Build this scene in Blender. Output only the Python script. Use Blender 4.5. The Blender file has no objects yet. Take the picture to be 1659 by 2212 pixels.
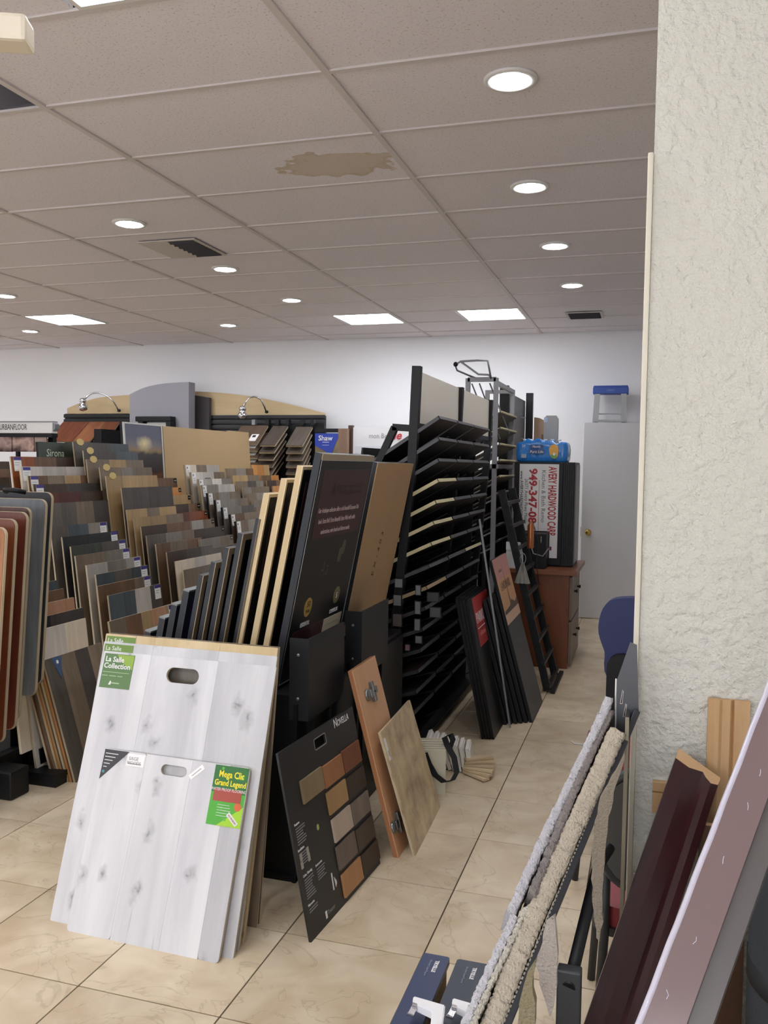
import bpy, bmesh, math, random
from mathutils import Vector as V, Matrix

# ------------------------------------------------------------------ camera, world, exposure
SC = bpy.context.scene
COL = SC.collection
FPX, CX, CY = 1884.789, 829.5, 1106.0
YAW, PIT, ROL = 0.29727, -0.05406, 0.01442
CAMZ, CEIL = 1.53, 2.9533
GX0, GY0, GW, GD = -1.1793, 3.0538, 1.2192, 0.6096          # ceiling grid
_fw = V((-math.sin(YAW)*math.cos(PIT), math.cos(YAW)*math.cos(PIT), math.sin(PIT)))
_rt = V((math.cos(YAW), math.sin(YAW), 0))
_up = _rt.cross(_fw)
RT = _rt*math.cos(ROL) + _up*math.sin(ROL)
UP = _up*math.cos(ROL) - _rt*math.sin(ROL)
CAM = V((0, 0, CAMZ))
cd = bpy.data.cameras.new('camera'); cam = bpy.data.objects.new('camera', cd); COL.objects.link(cam)
cd.sensor_fit = 'VERTICAL'; cd.sensor_height = 32.0; cd.lens = FPX*32.0/2212.0
cd.clip_start = 0.02
cam.matrix_world = Matrix(((RT.x, UP.x, -_fw.x, 0), (RT.y, UP.y, -_fw.y, 0), (RT.z, UP.z, -_fw.z, CAMZ), (0, 0, 0, 1)))
SC.camera = cam
wd = bpy.data.worlds.new('world'); SC.world = wd; wd.use_nodes = True
wd.node_tree.nodes['Background'].inputs[0].default_value = (0.8, 0.85, 1, 1)
wd.node_tree.nodes['Background'].inputs[1].default_value = 0.15
SC.view_settings.view_transform = 'Standard'; SC.view_settings.look = 'None'
SC.view_settings.gamma = 1.0; SC.view_settings.use_curve_mapping = False
SC.view_settings.exposure = 0.14
PANEL_W, DOWN_W, DAYFILL_W = 128.0, 42.0, 4.2
SC.cycles.use_denoising = True
SC.cycles.max_bounces = 8; SC.cycles.diffuse_bounces = 5

def ray(x, y): return _fw + RT*((x-CX)/FPX) - UP*((y-CY)/FPX)
def atX(x, y, X): d = ray(x, y); return CAM + d*(X/d.x)
def atY(x, y, Y): d = ray(x, y); return CAM + d*(Y/d.y)
def atZ(x, y, Z): d = ray(x, y); return CAM + d*((Z-CAMZ)/d.z)
R = random.Random(7)

# ------------------------------------------------------------------ materials
def s2l(c):
    return tuple((v/12.92 if v <= .04045 else ((v+.055)/1.055)**2.4) for v in c)
def hexc(h): return s2l(tuple(int(h[i:i+2], 16)/255 for i in (0, 2, 4)))
_M = {}
def mat(name, h, rough=.6, metal=0., bump=0., bscale=60., spec=.5, emit=None, var=0.):
    if name in _M: return _M[name]
    m = bpy.data.materials.new(name); m.use_nodes = True; nt = m.node_tree; b = nt.nodes['Principled BSDF']
    c = hexc(h)
    b.inputs['Base Color'].default_value = (*c, 1); b.inputs['Roughness'].default_value = rough
    b.inputs['Metallic'].default_value = metal; b.inputs['Specular IOR Level'].default_value = spec
    if emit: b.inputs['Emission Color'].default_value = (*hexc(emit[0]), 1); b.inputs['Emission Strength'].default_value = emit[1]
    if bump or var:
        tc = nt.nodes.new('ShaderNodeTexCoord'); n = nt.nodes.new('ShaderNodeTexNoise')
        n.inputs['Scale'].default_value = bscale; n.inputs['Detail'].default_value = 4
        nt.links.new(tc.outputs['Object'], n.inputs['Vector'])
        if bump:
            bp = nt.nodes.new('ShaderNodeBump'); bp.inputs['Strength'].default_value = bump; bp.inputs['Distance'].default_value = .01
            nt.links.new(n.outputs['Fac'], bp.inputs['Height']); nt.links.new(bp.outputs[0], b.inputs['Normal'])
        if var:
            mx = nt.nodes.new('ShaderNodeMix'); mx.data_type = 'RGBA'
            mx.inputs[6].default_value = (*[v*(1-var) for v in c], 1); mx.inputs[7].default_value = (*[min(1, v*(1+var)) for v in c], 1)
            nt.links.new(n.outputs['Fac'], mx.inputs[0]); nt.links.new(mx.outputs[2], b.inputs['Base Color'])
    _M[name] = m; return m
def wood(name, ha, hb, rough=.45, sc=6., horiz=False, knots=0., var=.16, spec=.35):
    """grain stretched along local z (or x), tone varies from piece to piece"""
    if name in _M: return _M[name]
    m = bpy.data.materials.new(name); m.use_nodes = True; nt = m.node_tree; b = nt.nodes['Principled BSDF']; L = nt.links.new; N = nt.nodes.new
    b.inputs['Roughness'].default_value = rough; b.inputs['Specular IOR Level'].default_value = spec
    tc = N('ShaderNodeTexCoord'); oi = N('ShaderNodeObjectInfo')
    ml = N('ShaderNodeMath'); ml.operation = 'MULTIPLY'; ml.inputs[1].default_value = 37.; L(oi.outputs['Random'], ml.inputs[0])
    ad = N('ShaderNodeVectorMath'); ad.operation = 'ADD'; L(tc.outputs['Object'], ad.inputs[0]); L(ml.outputs[0], ad.inputs[1])
    mp = N('ShaderNodeMapping'); mp.inputs['Scale'].default_value = (.7, 6, 6) if horiz else (6, 6, .7); L(ad.outputs[0], mp.inputs['Vector'])
    n = N('ShaderNodeTexNoise'); n.inputs['Scale'].default_value = sc; n.inputs['Detail'].default_value = 7; n.inputs['Roughness'].default_value = .62; n.inputs['Distortion'].default_value = .6
    L(mp.outputs[0], n.inputs['Vector'])
    n2 = N('ShaderNodeTexNoise'); n2.inputs['Scale'].default_value = 1.1; n2.inputs['Detail'].default_value = 2; L(mp.outputs[0], n2.inputs['Vector'])
    av = N('ShaderNodeMath'); av.operation = 'MULTIPLY_ADD'; av.inputs[1].default_value = .55; L(n.outputs['Fac'], av.inputs[0])
    m2 = N('ShaderNodeMath'); m2.operation = 'MULTIPLY'; m2.inputs[1].default_value = .45; L(n2.outputs['Fac'], m2.inputs[0]); L(m2.outputs[0], av.inputs[2])
    cr = N('ShaderNodeValToRGB'); cr.color_ramp.elements[0].position = .32; cr.color_ramp.elements[1].position = .68
    cr.color_ramp.elements[0].color = (*hexc(ha), 1); cr.color_ramp.elements[1].color = (*hexc(hb), 1)
    L(av.outputs[0], cr.inputs[0]); out = cr.outputs[0]
    if knots:
        sp = N('ShaderNodeSeparateXYZ'); L(ad.outputs[0], sp.inputs[0]); cb_ = N('ShaderNodeCombineXYZ'); L(sp.outputs[0], cb_.inputs[0])
        zs = N('ShaderNodeMath'); zs.operation = 'MULTIPLY'; zs.inputs[1].default_value = .6; L(sp.outputs[2], zs.inputs[0]); L(zs.outputs[0], cb_.inputs[1])
        nd = N('ShaderNodeTexNoise'); nd.inputs['Scale'].default_value = 26; nd.inputs['Detail'].default_value = 4; L(ad.outputs[0], nd.inputs['Vector'])
        vx = N('ShaderNodeVectorMath'); vx.operation = 'MULTIPLY_ADD'; vx.inputs[1].default_value = (.06, .06, 0); L(nd.outputs['Color'], vx.inputs[0]); L(cb_.outputs[0], vx.inputs[2])
        vo = N('ShaderNodeTexVoronoi'); vo.voronoi_dimensions = '2D'; vo.inputs['Scale'].default_value = knots; L(vx.outputs[0], vo.inputs['Vector'])
        kr = N('ShaderNodeValToRGB'); kr.color_ramp.elements[0].position = .0; kr.color_ramp.elements[1].position = .16
        kr.color_ramp.elements[0].color = (.8,)*3+(1,); kr.color_ramp.elements[1].color = (0, 0, 0, 1); k2 = kr.color_ramp.elements.new(.045); k2.color = (.32,)*3+(1,); L(vo.outputs['Distance'], kr.inputs[0])
        mp3 = N('ShaderNodeMapping'); mp3.inputs['Scale'].default_value = (22, 22, 1.3); L(ad.outputs[0], mp3.inputs[0]); nc = N('ShaderNodeTexNoise'); nc.inputs['Scale'].default_value = 2.2; nc.inputs['Detail'].default_value = 3; L(mp3.outputs[0], nc.inputs['Vector'])
        rc = N('ShaderNodeValToRGB'); rc.color_ramp.elements[0].position = .70; rc.color_ramp.elements[1].position = .76; rc.color_ramp.elements[0].color = (0, 0, 0, 1); rc.color_ramp.elements[1].color = (.4,)*3+(1,); L(nc.outputs['Fac'], rc.inputs[0])
        mxx = N('ShaderNodeMath'); mxx.operation = 'MAXIMUM'; L(kr.outputs[0], mxx.inputs[0]); L(rc.outputs[0], mxx.inputs[1])
        mx = N('ShaderNodeMix'); mx.data_type = 'RGBA'; L(mxx.outputs[0], mx.inputs[0]); L(out, mx.inputs[6]); mx.inputs[7].default_value = (*[v*.3 for v in hexc(ha)], 1); out = mx.outputs[2]
    hs = N('ShaderNodeHueSaturation'); mr = N('ShaderNodeMapRange'); mr.inputs[3].default_value = 1-var; mr.inputs[4].default_value = 1+var
    L(oi.outputs['Random'], mr.inputs[0]); L(mr.outputs[0], hs.inputs['Value']); L(out, hs.inputs['Color']); L(hs.outputs[0], b.inputs['Base Color'])
    bp = N('ShaderNodeBump'); bp.inputs['Strength'].default_value = .12; bp.inputs['Distance'].default_value = .003; L(n.outputs['Fac'], bp.inputs['Height']); L(bp.outputs[0], b.inputs['Normal'])
    _M[name] = m; return m

# ------------------------------------------------------------------ geometry helpers
def obj(name, me, m, parent=None, M=None, label=None):
    o = bpy.data.objects.new(name, me); COL.objects.link(o)
    if m is not None:
        if len(me.materials) == 0: me.materials.append(m)
        elif me.materials[0] is not m:
            o.material_slots[0].link = 'OBJECT'; o.material_slots[0].material = m
    if parent is not None: o.parent = parent
    if M is not None:
        if isinstance(M, Matrix): o.matrix_local = M
        else: o.location = M
    if label: o['label'] = label
    return o
def tag(o, label, cat, group=None):
    o['label'] = label; o['category'] = cat; o['kind'] = 'thing'
    if group: o['group'] = group
    return o
def thing(name, label, cat, M=None, group=None):
    o = bpy.data.objects.new(name, None); COL.objects.link(o); o.empty_display_size = .05
    if M is not None:
        if isinstance(M, Matrix): o.matrix_world = M
        else: o.location = M
    return tag(o, label, cat, group)
def struct(name, M=None):
    o = bpy.data.objects.new(name, None); COL.objects.link(o); o['kind'] = 'structure'
    if M is not None: o.location = M
    return o
_C = {}
def box(x0, x1, y0, y1, z0, z1, bev=0.):
    k = tuple(round(v, 5) for v in (x0, x1, y0, y1, z0, z1, bev))
    if k in _C: return _C[k]
    me = bpy.data.meshes.new('box')
    vs = [(x, y, z) for x in (x0, x1) for y in (y0, y1) for z in (z0, z1)]
    me.from_pydata(vs, [], [(0, 1, 3, 2), (4, 6, 7, 5), (0, 4, 5, 1), (2, 3, 7, 6), (0, 2, 6, 4), (1, 5, 7, 3)])
    if bev:
        bm = bmesh.new(); bm.from_mesh(me)
        bmesh.ops.bevel(bm, geom=bm.edges[:], offset=bev, segments=2, affect='EDGES', profile=.6); bm.to_mesh(me); bm.free()
    _C[k] = me; return me
def join(ms):
    vs, fs = [], []
    for me in ms:
        k = len(vs); vs += [tuple(v.co) for v in me.vertices]; fs += [[i+k for i in p.vertices] for p in me.polygons]
    n = bpy.data.meshes.new('joined'); n.from_pydata(vs, [], fs); return n
def tube(pts, r, seg=8, closed=False, smooth=True):
    pts = [V(p) for p in pts]; n = len(pts); vs, fs = [], []
    pn = None
    for i, p in enumerate(pts):
        a = pts[i-1] if (i > 0 or closed) else p; b = pts[(i+1) % n] if (i < n-1 or closed) else p
        t = (b-a).normalized()
        if pn is None: pn = t.orthogonal().normalized()
        pn = (pn - t*pn.dot(t)); pn = pn.normalized() if pn.length > 1e-6 else t.orthogonal().normalized()
        bn = t.cross(pn); rr = r[i] if isinstance(r, (list, tuple)) else r
        for k in range(seg):
            an = 2*math.pi*(k+.5)/seg; vs.append(tuple(p + (pn*math.cos(an) + bn*math.sin(an))*rr))
    for i in range(n if closed else n-1):
        for k in range(seg):
            j = (i+1) % n; fs.append((i*seg+k, i*seg+(k+1) % seg, j*seg+(k+1) % seg, j*seg+k))
    if not closed: fs += [tuple(range(seg))[::-1], tuple(range((n-1)*seg, n*seg))]
    me = bpy.data.meshes.new('tube'); me.from_pydata(vs, [], fs)
    if smooth and seg > 5:
        for p in me.polygons: p.use_smooth = len(p.vertices) == 4
    return me
def bar(a, b, w, d=None, roll=None):
    """rectangular bar from a to b"""
    a, b = V(a), V(b); t = (b-a).normalized(); d = d or w
    s = V(roll).normalized() if roll else (V((1, 0, 0)) if abs(t.x) < .9 else V((0, 1, 0)))
    s = (s - t*s.dot(t)).normalized(); q = t.cross(s); vs = []
    for p in (a, b):
        for i, j in ((-1, -1), (1, -1), (1, 1), (-1, 1)): vs.append(tuple(p + s*(i*w/2) + q*(j*d/2)))
    me = bpy.data.meshes.new('bar'); me.from_pydata(vs, [], [(3, 2, 1, 0), (4, 5, 6, 7), (0, 1, 5, 4), (1, 2, 6, 5), (2, 3, 7, 6), (3, 0, 4, 7)]); return me
def lathe(prof, seg=20):
    vs, fs = [], []
    for r, z in prof:
        for k in range(seg): a = 2*math.pi*k/seg; vs.append((r*math.cos(a), r*math.sin(a), z))
    for i in range(len(prof)-1):
        for k in range(seg): fs.append((i*seg+k, i*seg+(k+1) % seg, (i+1)*seg+(k+1) % seg, (i+1)*seg+k))
    fs += [tuple(range(seg))[::-1], tuple(range((len(prof)-1)*seg, len(prof)*seg))]
    me = bpy.data.meshes.new('lathe'); me.from_pydata(vs, [], fs)
    for p in me.polygons: p.use_smooth = len(p.vertices) == 4
    return me
def _fromcurve(cu, y0, d):
    """curve drawn in xy -> plate in local xz between y0 and y0+d, front towards -y"""
    o = bpy.data.objects.new('tmp', cu); me = bpy.data.meshes.new_from_object(o)
    bpy.data.objects.remove(o); bpy.data.curves.remove(cu)
    for v in me.vertices:
        x, y, z = v.co; v.co = (x, y0 + d/2 - z, y)
    me.materials.clear()
    return me
def plate(loops, y0, d):
    cu = bpy.data.curves.new('pl', 'CURVE'); cu.dimensions = '2D'; cu.fill_mode = 'BOTH'; cu.extrude = d/2
    for lp in loops:
        s = cu.splines.new('POLY'); s.points.add(len(lp)-1); s.use_cyclic_u = True
        for p, q in zip(s.points, lp): p.co = (q[0], q[1], 0, 1)
    return _fromcurve(cu, y0, d)
def rrect(x0, x1, z0, z1, r, n=5):
    o = []
    for cx, cz, a0 in ((x1-r, z1-r, 0), (x0+r, z1-r, 90), (x0+r, z0+r, 180), (x1-r, z0+r, 270)):
        for k in range(n+1): a = math.radians(a0+90*k/n); o.append((cx+r*math.cos(a), cz+r*math.sin(a)))
    return o
def text(s, size, m, parent, x, z, y=-.0008, align='LEFT', rot=0., name='lettering', sx=1., bold=0., shear=0.):
    cu = bpy.data.curves.new('t', 'FONT'); cu.body = s; cu.size = size; cu.align_x = align; cu.extrude = .0003; cu.resolution_u = 2; cu.offset = bold; cu.shear = shear
    me = _fromcurve(cu, 0, .0006)
    M = Matrix.Translation((x, y, z)) @ Matrix.Rotation(-rot, 4, 'Y') @ Matrix.Diagonal((sx, 1, 1, 1))
    return obj(name, me, m, parent, M)
def frame(o, w, u):
    w, u = V(w).normalized(), V(u).normalized(); y = u.cross(w)
    return Matrix(((w.x, y.x, u.x, o[0]), (w.y, y.y, u.y, o[1]), (w.z, y.z, u.z, o[2]), (0, 0, 0, 1)))
def prismY(prof, y0, y1):
    """profile in xz extruded along y"""
    n = len(prof); vs = [(x, y0, z) for x, z in prof] + [(x, y1, z) for x, z in prof]
    fs = [tuple(range(n))[::-1], tuple(range(n, 2*n))] + [(i, (i+1) % n, n+(i+1) % n, n+i) for i in range(n)]
    me = bpy.data.meshes.new('prism'); me.from_pydata(vs, [], fs); 
    bm = bmesh.new(); bm.from_mesh(me); bmesh.ops.recalc_face_normals(bm, faces=bm.faces[:]); bm.to_mesh(me); bm.free(); return me
ORD = ['front', 'second', 'third', 'fourth', 'fifth', 'sixth', 'seventh', 'eighth', 'ninth', 'tenth', 'eleventh', 'twelfth', 'thirteenth', 'fourteenth', 'fifteenth', 'sixteenth']

# common materials
BLK = mat('black_metal', '101114', .5, spec=.35); BLK2 = mat('black_laminate', '0b0c0e', .45, spec=.3); CHAR = mat('charcoal_board', '2b2c30', .6)
WHT = mat('white_card', 'e8e8e6', .5); CRM = mat('cream_panel', 'e6e1d4', .55); EDGE = wood('ply_edge', 'a39379', 'c4b598', .6)
HARD = mat('hardboard', 'ab8c66', .75, var=.08, bscale=9); CHROME = mat('chrome', 'c8c8cc', .18, 1.); STEEL = mat('steel_grey', '8b8d92', .4, .7)
PURP = mat('purple_print', '3a3184', .5); GREYM = mat('grey_paint', '8c8c90', .45); DKTXT = mat('dark_ink', '1d1d20', .7); WTXT = mat('white_ink', 'e6e6e6', .6)

# ------------------------------------------------------------------ structure
XL, XR, YF, YB = -10.0, 1.75, -4.3, 9.5
WALLM = mat('white_wall_paint', 'ececee', .7, bump=.05, bscale=25)
def marble():
    m = bpy.data.materials.new('beige_marble_tile'); m.use_nodes = True; nt = m.node_tree; b = nt.nodes['Principled BSDF']; L = nt.links.new; N = nt.nodes.new
    tc = N('ShaderNodeTexCoord'); oi = N('ShaderNodeObjectInfo'); ml = N('ShaderNodeMath'); ml.operation = 'MULTIPLY'; ml.inputs[1].default_value = 91.; L(oi.outputs['Random'], ml.inputs[0])
    ad = N('ShaderNodeVectorMath'); L(tc.outputs['Object'], ad.inputs[0]); L(ml.outputs[0], ad.inputs[1])
    n = N('ShaderNodeTexNoise'); n.inputs['Scale'].default_value = 5; n.inputs['Detail'].default_value = 7; n.inputs['Distortion'].default_value = .8; L(ad.outputs[0], n.inputs['Vector'])
    cr = N('ShaderNodeValToRGB'); e = cr.color_ramp.elements; e[0].position = .3; e[1].position = .72; e[0].color = (*hexc('c6b294'), 1); e[1].color = (*hexc('e2d3b8'), 1); L(n.outputs['Fac'], cr.inputs[0])
    v = N('ShaderNodeTexNoise'); v.inputs['Scale'].default_value = 3.2; v.inputs['Detail'].default_value = 5; v.inputs['Distortion'].default_value = 1.6; L(ad.outputs[0], v.inputs['Vector'])
    sb = N('ShaderNodeMath'); sb.operation = 'SUBTRACT'; sb.inputs[1].default_value = .5; L(v.outputs['Fac'], sb.inputs[0])
    ab = N('ShaderNodeMath'); ab.operation = 'ABSOLUTE'; L(sb.outputs[0], ab.inputs[0])
    vr = N('ShaderNodeValToRGB'); vr.color_ramp.elements[0].position = 0; vr.color_ramp.elements[1].position = .012; vr.color_ramp.elements[0].color = (.3,)*3+(1,); vr.color_ramp.elements[1].color = (0, 0, 0, 1); L(ab.outputs[0], vr.inputs[0])
    mx = N('ShaderNodeMix'); mx.data_type = 'RGBA'; L(vr.outputs[0], mx.inputs[0]); L(cr.outputs[0], mx.inputs[6]); mx.inputs[7].default_value = (*hexc('8a7358'), 1)
    hs = N('ShaderNodeHueSaturation'); mr = N('ShaderNodeMapRange'); mr.inputs[3].default_value = .88; mr.inputs[4].default_value = 1.05; L(oi.outputs['Random'], mr.inputs[0]); L(mr.outputs[0], hs.inputs['Value'])
    L(mx.outputs[2], hs.inputs['Color']); L(hs.outputs[0], b.inputs['Base Color']); b.inputs['Roughness'].default_value = .34; b.inputs['Specular IOR Level'].default_value = .35
    return m
MARB = marble(); GROUT = mat('dark_grout', '4f4234', .9)
fl = struct('floor')
obj('grout_bed', box(XL, XR, YF, YB, -.06, -.0035), GROUT, fl)
FT, FX, FY = .4576, -.6405, 3.4752
tm = box(.0022, FT-.0022, .0022, FT-.0022, -.02, 0, .0014); far = []
for i in range(-21, 6):
    for j in range(-18, 14):
        x, y = FX+i*FT, FY+j*FT
        if x < XL-.3 or x > XR-.1 or y < YF-.3 or y > YB-.1: continue
        if -9 <= i <= 2 and -5 <= j <= 13 and len(fl.children) < 296: obj('floor_tile', tm, MARB, fl, (x, y, 0))
        else: far.append(box(max(x, XL)+.0015, min(x+FT, XR)-.0015, max(y, YF)+.0015, min(y+FT, YB)-.0015, -.02, 0))
o = obj('more_floor_tiles', join(far), MARB, fl); o['kind'] = 'stuff'

def ceiltile(stain=False):
    m = bpy.data.materials.new('ceiling_tile' + ('_stained' if stain else '')); m.use_nodes = True; nt = m.node_tree; b = nt.nodes['Principled BSDF']; L = nt.links.new; N = nt.nodes.new
    tc = N('ShaderNodeTexCoord'); n = N('ShaderNodeTexNoise'); n.inputs['Scale'].default_value = 110; n.inputs['Detail'].default_value = 3; L(tc.outputs['Object'], n.inputs['Vector'])
    cr = N('ShaderNodeValToRGB'); e = cr.color_ramp.elements; e[0].position = .27; e[1].position = .42; e[0].color = (*hexc('bdb3ad'), 1); e[1].color = (*hexc('e5e0e3'), 1); L(n.outputs['Fac'], cr.inputs[0]); out = cr.outputs[0]
    if stain:
        mp = N('ShaderNodeMapping'); mp.inputs['Location'].default_value = (-.93, -.33, 0); mp.inputs['Scale'].default_value = (1.1, 1.0, 1); mp.vector_type = 'POINT'
        sh = N('ShaderNodeVectorMath'); sh.operation = 'ADD'; sh.inputs[1].default_value = (-.92, -.33, 0); L(tc.outputs['Object'], sh.inputs[0])
        sc_ = N('ShaderNodeVectorMath'); sc_.operation = 'MULTIPLY'; sc_.inputs[1].default_value = (3.6, 6.2, 0); L(sh.outputs[0], sc_.inputs[0])
        nn = N('ShaderNodeTexNoise'); nn.inputs['Scale'].default_value = 9; nn.inputs['Detail'].default_value = 5; L(tc.outputs['Object'], nn.inputs['Vector'])
        ln = N('ShaderNodeVectorMath'); ln.operation = 'LENGTH'; L(sc_.outputs[0], ln.inputs[0])
        ad = N('ShaderNodeMath'); ad.operation = 'MULTIPLY_ADD'; ad.inputs[1].default_value = 1.3; L(nn.outputs['Fac'], ad.inputs[0]); L(ln.outputs['Value'], ad.inputs[2])
        sr = N('ShaderNodeValToRGB'); q = sr.color_ramp.elements; q[0].position = .0; q[0].color = (.55,)*3+(1,); q[1].position = 1.0; q[1].color = (0, 0, 0, 1)
        a = q.new(.74); a.color = (.6,)*3+(1,); a = q.new(.80); a.color = (.85,)*3+(1,); a = q.new(.83); a.color = (0, 0, 0, 1)
        mr = N('ShaderNodeMath'); mr.operation = 'MULTIPLY'; mr.inputs[1].default_value = .5; L(ad.outputs[0], mr.inputs[0]); L(mr.outputs[0], sr.inputs[0])
        mx = N('ShaderNodeMix'); mx.data_type = 'RGBA'; L(sr.outputs[0], mx.inputs[0]); L(out, mx.inputs[6]); mx.inputs[7].default_value = (*hexc('bfae90'), 1); out = mx.outputs[2]
    L(out, b.inputs['Base Color']); b.inputs['Roughness'].default_value = .9; b.inputs['Specular IOR Level'].default_value = .1
    bp = N('ShaderNodeBump'); bp.inputs['Strength'].default_value = .35; bp.inputs['Distance'].default_value = .002; L(n.outputs['Fac'], bp.inputs['Height']); L(bp.outputs[0], b.inputs['Normal'])
    return m
CT, CTS = ceiltile(), ceiltile(True); TBAR = mat('ceiling_t_bar', 'cfc8c5', .6)
NAVY = mat('navy_panel', '1b2140', .2)
ce = struct('ceiling')
obj('roof_deck', box(XL, XR, YF, YB, CEIL+.12, CEIL+.2), mat('deck', '3a3a3a', .9), ce)
PANELS = [(-4, 7), (-2, 8), (-1, 8), (-1, -2), (-4, -2), (-6, 2), (0, -7), (-3, -7), (-7, 7), (-6, -7)]        # grid cells; the light takes the right half except the first
LEFTHALF = {(-4, 7)}
fullm = box(.013, GW-.013, .013, GD-.013, 0, .016); halfm = box(.013, GW/2-.013, .013, GD-.013, 0, .016)
for i in range(-8, 3):
    for n in range(-13, 11):
        x, y = GX0+i*GW, GY0+n*GD
        if y+GD < YF or x+GW < XL: continue
        x0, x1, y0, y1 = max(x, XL), min(x+GW, XR), max(y, YF), min(y+GD, YB)
        if x1-x0 < .1 or y1-y0 < .05: continue
        if (i, n) in PANELS:
            obj('ceiling_tile', halfm, CT, ce, (x+(GW/2 if (i, n) in LEFTHALF else 0), y, CEIL+.008)); continue
        sag = Matrix.Translation((x0, y0, CEIL+.008)) @ Matrix.Rotation(R.uniform(-.002, .003), 4, 'X') @ Matrix.Rotation(R.uniform(-.0015, .0015), 4, 'Y')
        me = fullm if (x1-x0 > GW-.01 and y1-y0 > GD-.01) else box(.013, x1-x0-.013, .013, y1-y0-.013, 0, .016)
        if (i, n) == (-2, -1): o = obj('ceiling_tile', me.copy(), NAVY, ce, sag, label='navy blue panel filling one ceiling bay'); o.data.materials.clear(); o.data.materials.append(NAVY); continue
        if (i, n) == (-1, 1): o = obj('ceiling_tile', me.copy(), CTS, ce, sag, label='ceiling tile with a brown water stain'); o.data.materials.clear(); o.data.materials.append(CTS); continue
        obj('ceiling_tile', me, CT, ce, sag)
for i in range(-7, 3):
    obj('main_runner', box(-.014, .014, YF, YB, 0, .012), TBAR, ce, (GX0+i*GW, 0, CEIL))
cm = box(.014, GW-.014, -.012, .012, .001, .012)
for i in range(-6, 2):
    for n in range(-3, 11): obj('cross_runner', cm, TBAR, ce, (GX0+i*GW, GY0+n*GD, CEIL))
far = [box(XL, XR, GY0+n*GD-.012, GY0+n*GD+.012, CEIL+.001, CEIL+.012) for n in range(-12, -3)]
o = obj('more_cross_runners', join(far), TBAR, ce); o['kind'] = 'stuff'

w = obj('wall_back', box(XL, XR, YB, YB+.12, 0, CEIL+.1), WALLM); w['kind'] = 'structure'
w = obj('wall_left', box(XL-.12, XL, YF, YB, 0, CEIL+.1), WALLM); w['kind'] = 'structure'
w = obj('wall_right', box(XR, XR+.12, YF, YB, 0, CEIL+.1), WALLM); w['kind'] = 'structure'
WX = [(-9.2, -7.0), (-6.6, -4.4), (-4.0, -1.8), (-1.4, .8)]
w = obj('wall_front', join([box(XL, XR, YF-.12, YF, 0, .45), box(XL, XR, YF-.12, YF, 2.5, CEIL+.1)]+[box(a, b, YF-.12, YF, .45, 2.5) for a, b in zip([XL]+[q[1] for q in WX], [q[0] for q in WX]+[XR])]), WALLM); w['kind'] = 'structure'
DAYFILL = mat('fill_light_pane', 'ffffff', .2, emit=('eaf1ff', DAYFILL_W)); FRM = mat('added_window_metal', '8c8f92', .4, .6)  # unseen added windows; glowing panes brighten the room from behind the camera
for k, (a, b) in enumerate(WX):
    w = struct('added_window_%d' % (k+1), (a, YF-.07, .45)); obj('pane', box(.05, b-a-.05, .0, .01, .05, 2.0), DAYFILL, w)
    obj('frame', join([box(0, b-a, -.02, .05, 0, .05), box(0, b-a, -.02, .05, 2.0, 2.05), box(0, .05, -.02, .05, .05, 2.0), box(b-a-.05, b-a, -.02, .05, .05, 2.0)]), FRM, w)
YW = 1.95
STUC = bpy.data.materials.new('cream_stucco'); STUC.use_nodes = True
def _st():
    nt = STUC.node_tree; b = nt.nodes['Principled BSDF']; L = nt.links.new; N = nt.nodes.new
    tc = N('ShaderNodeTexCoord'); n = N('ShaderNodeTexNoise'); n.inputs['Scale'].default_value = 42; n.inputs['Detail'].default_value = 5; n.inputs['Roughness'].default_value = .55; L(tc.outputs['Object'], n.inputs['Vector'])
    n2 = N('ShaderNodeTexNoise'); n2.inputs['Scale'].default_value = 2.2; L(tc.outputs['Object'], n2.inputs['Vector'])
    cr = N('ShaderNodeValToRGB'); e = cr.color_ramp.elements; e[0].color = (*hexc('d9d8cb'), 1); e[1].color = (*hexc('e6e5da'), 1); L(n2.outputs['Fac'], cr.inputs[0]); L(cr.outputs[0], b.inputs['Base Color'])
    b.inputs['Roughness'].default_value = .6
    bp = N('ShaderNodeBump'); bp.inputs['Strength'].default_value = 1.0; bp.inputs['Distance'].default_value = .02; L(n.outputs['Fac'], bp.inputs['Height']); L(bp.outputs[0], b.inputs['Normal'])
_st()
w = obj('wall_partition', box(-.016, XR, YW, YW+.12, 0, CEIL+.1), STUC); w['kind'] = 'structure'
TRIMC = mat('cream_trim', 'e0dac8', .5)
w = obj('trim_1', box(-.028, -.0165, YW-.012, YW+.13, 0, 2.19, .003), TRIMC); w['kind'] = 'structure'; w['label'] = 'narrow cream casing down the edge of the stucco wall'

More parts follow.
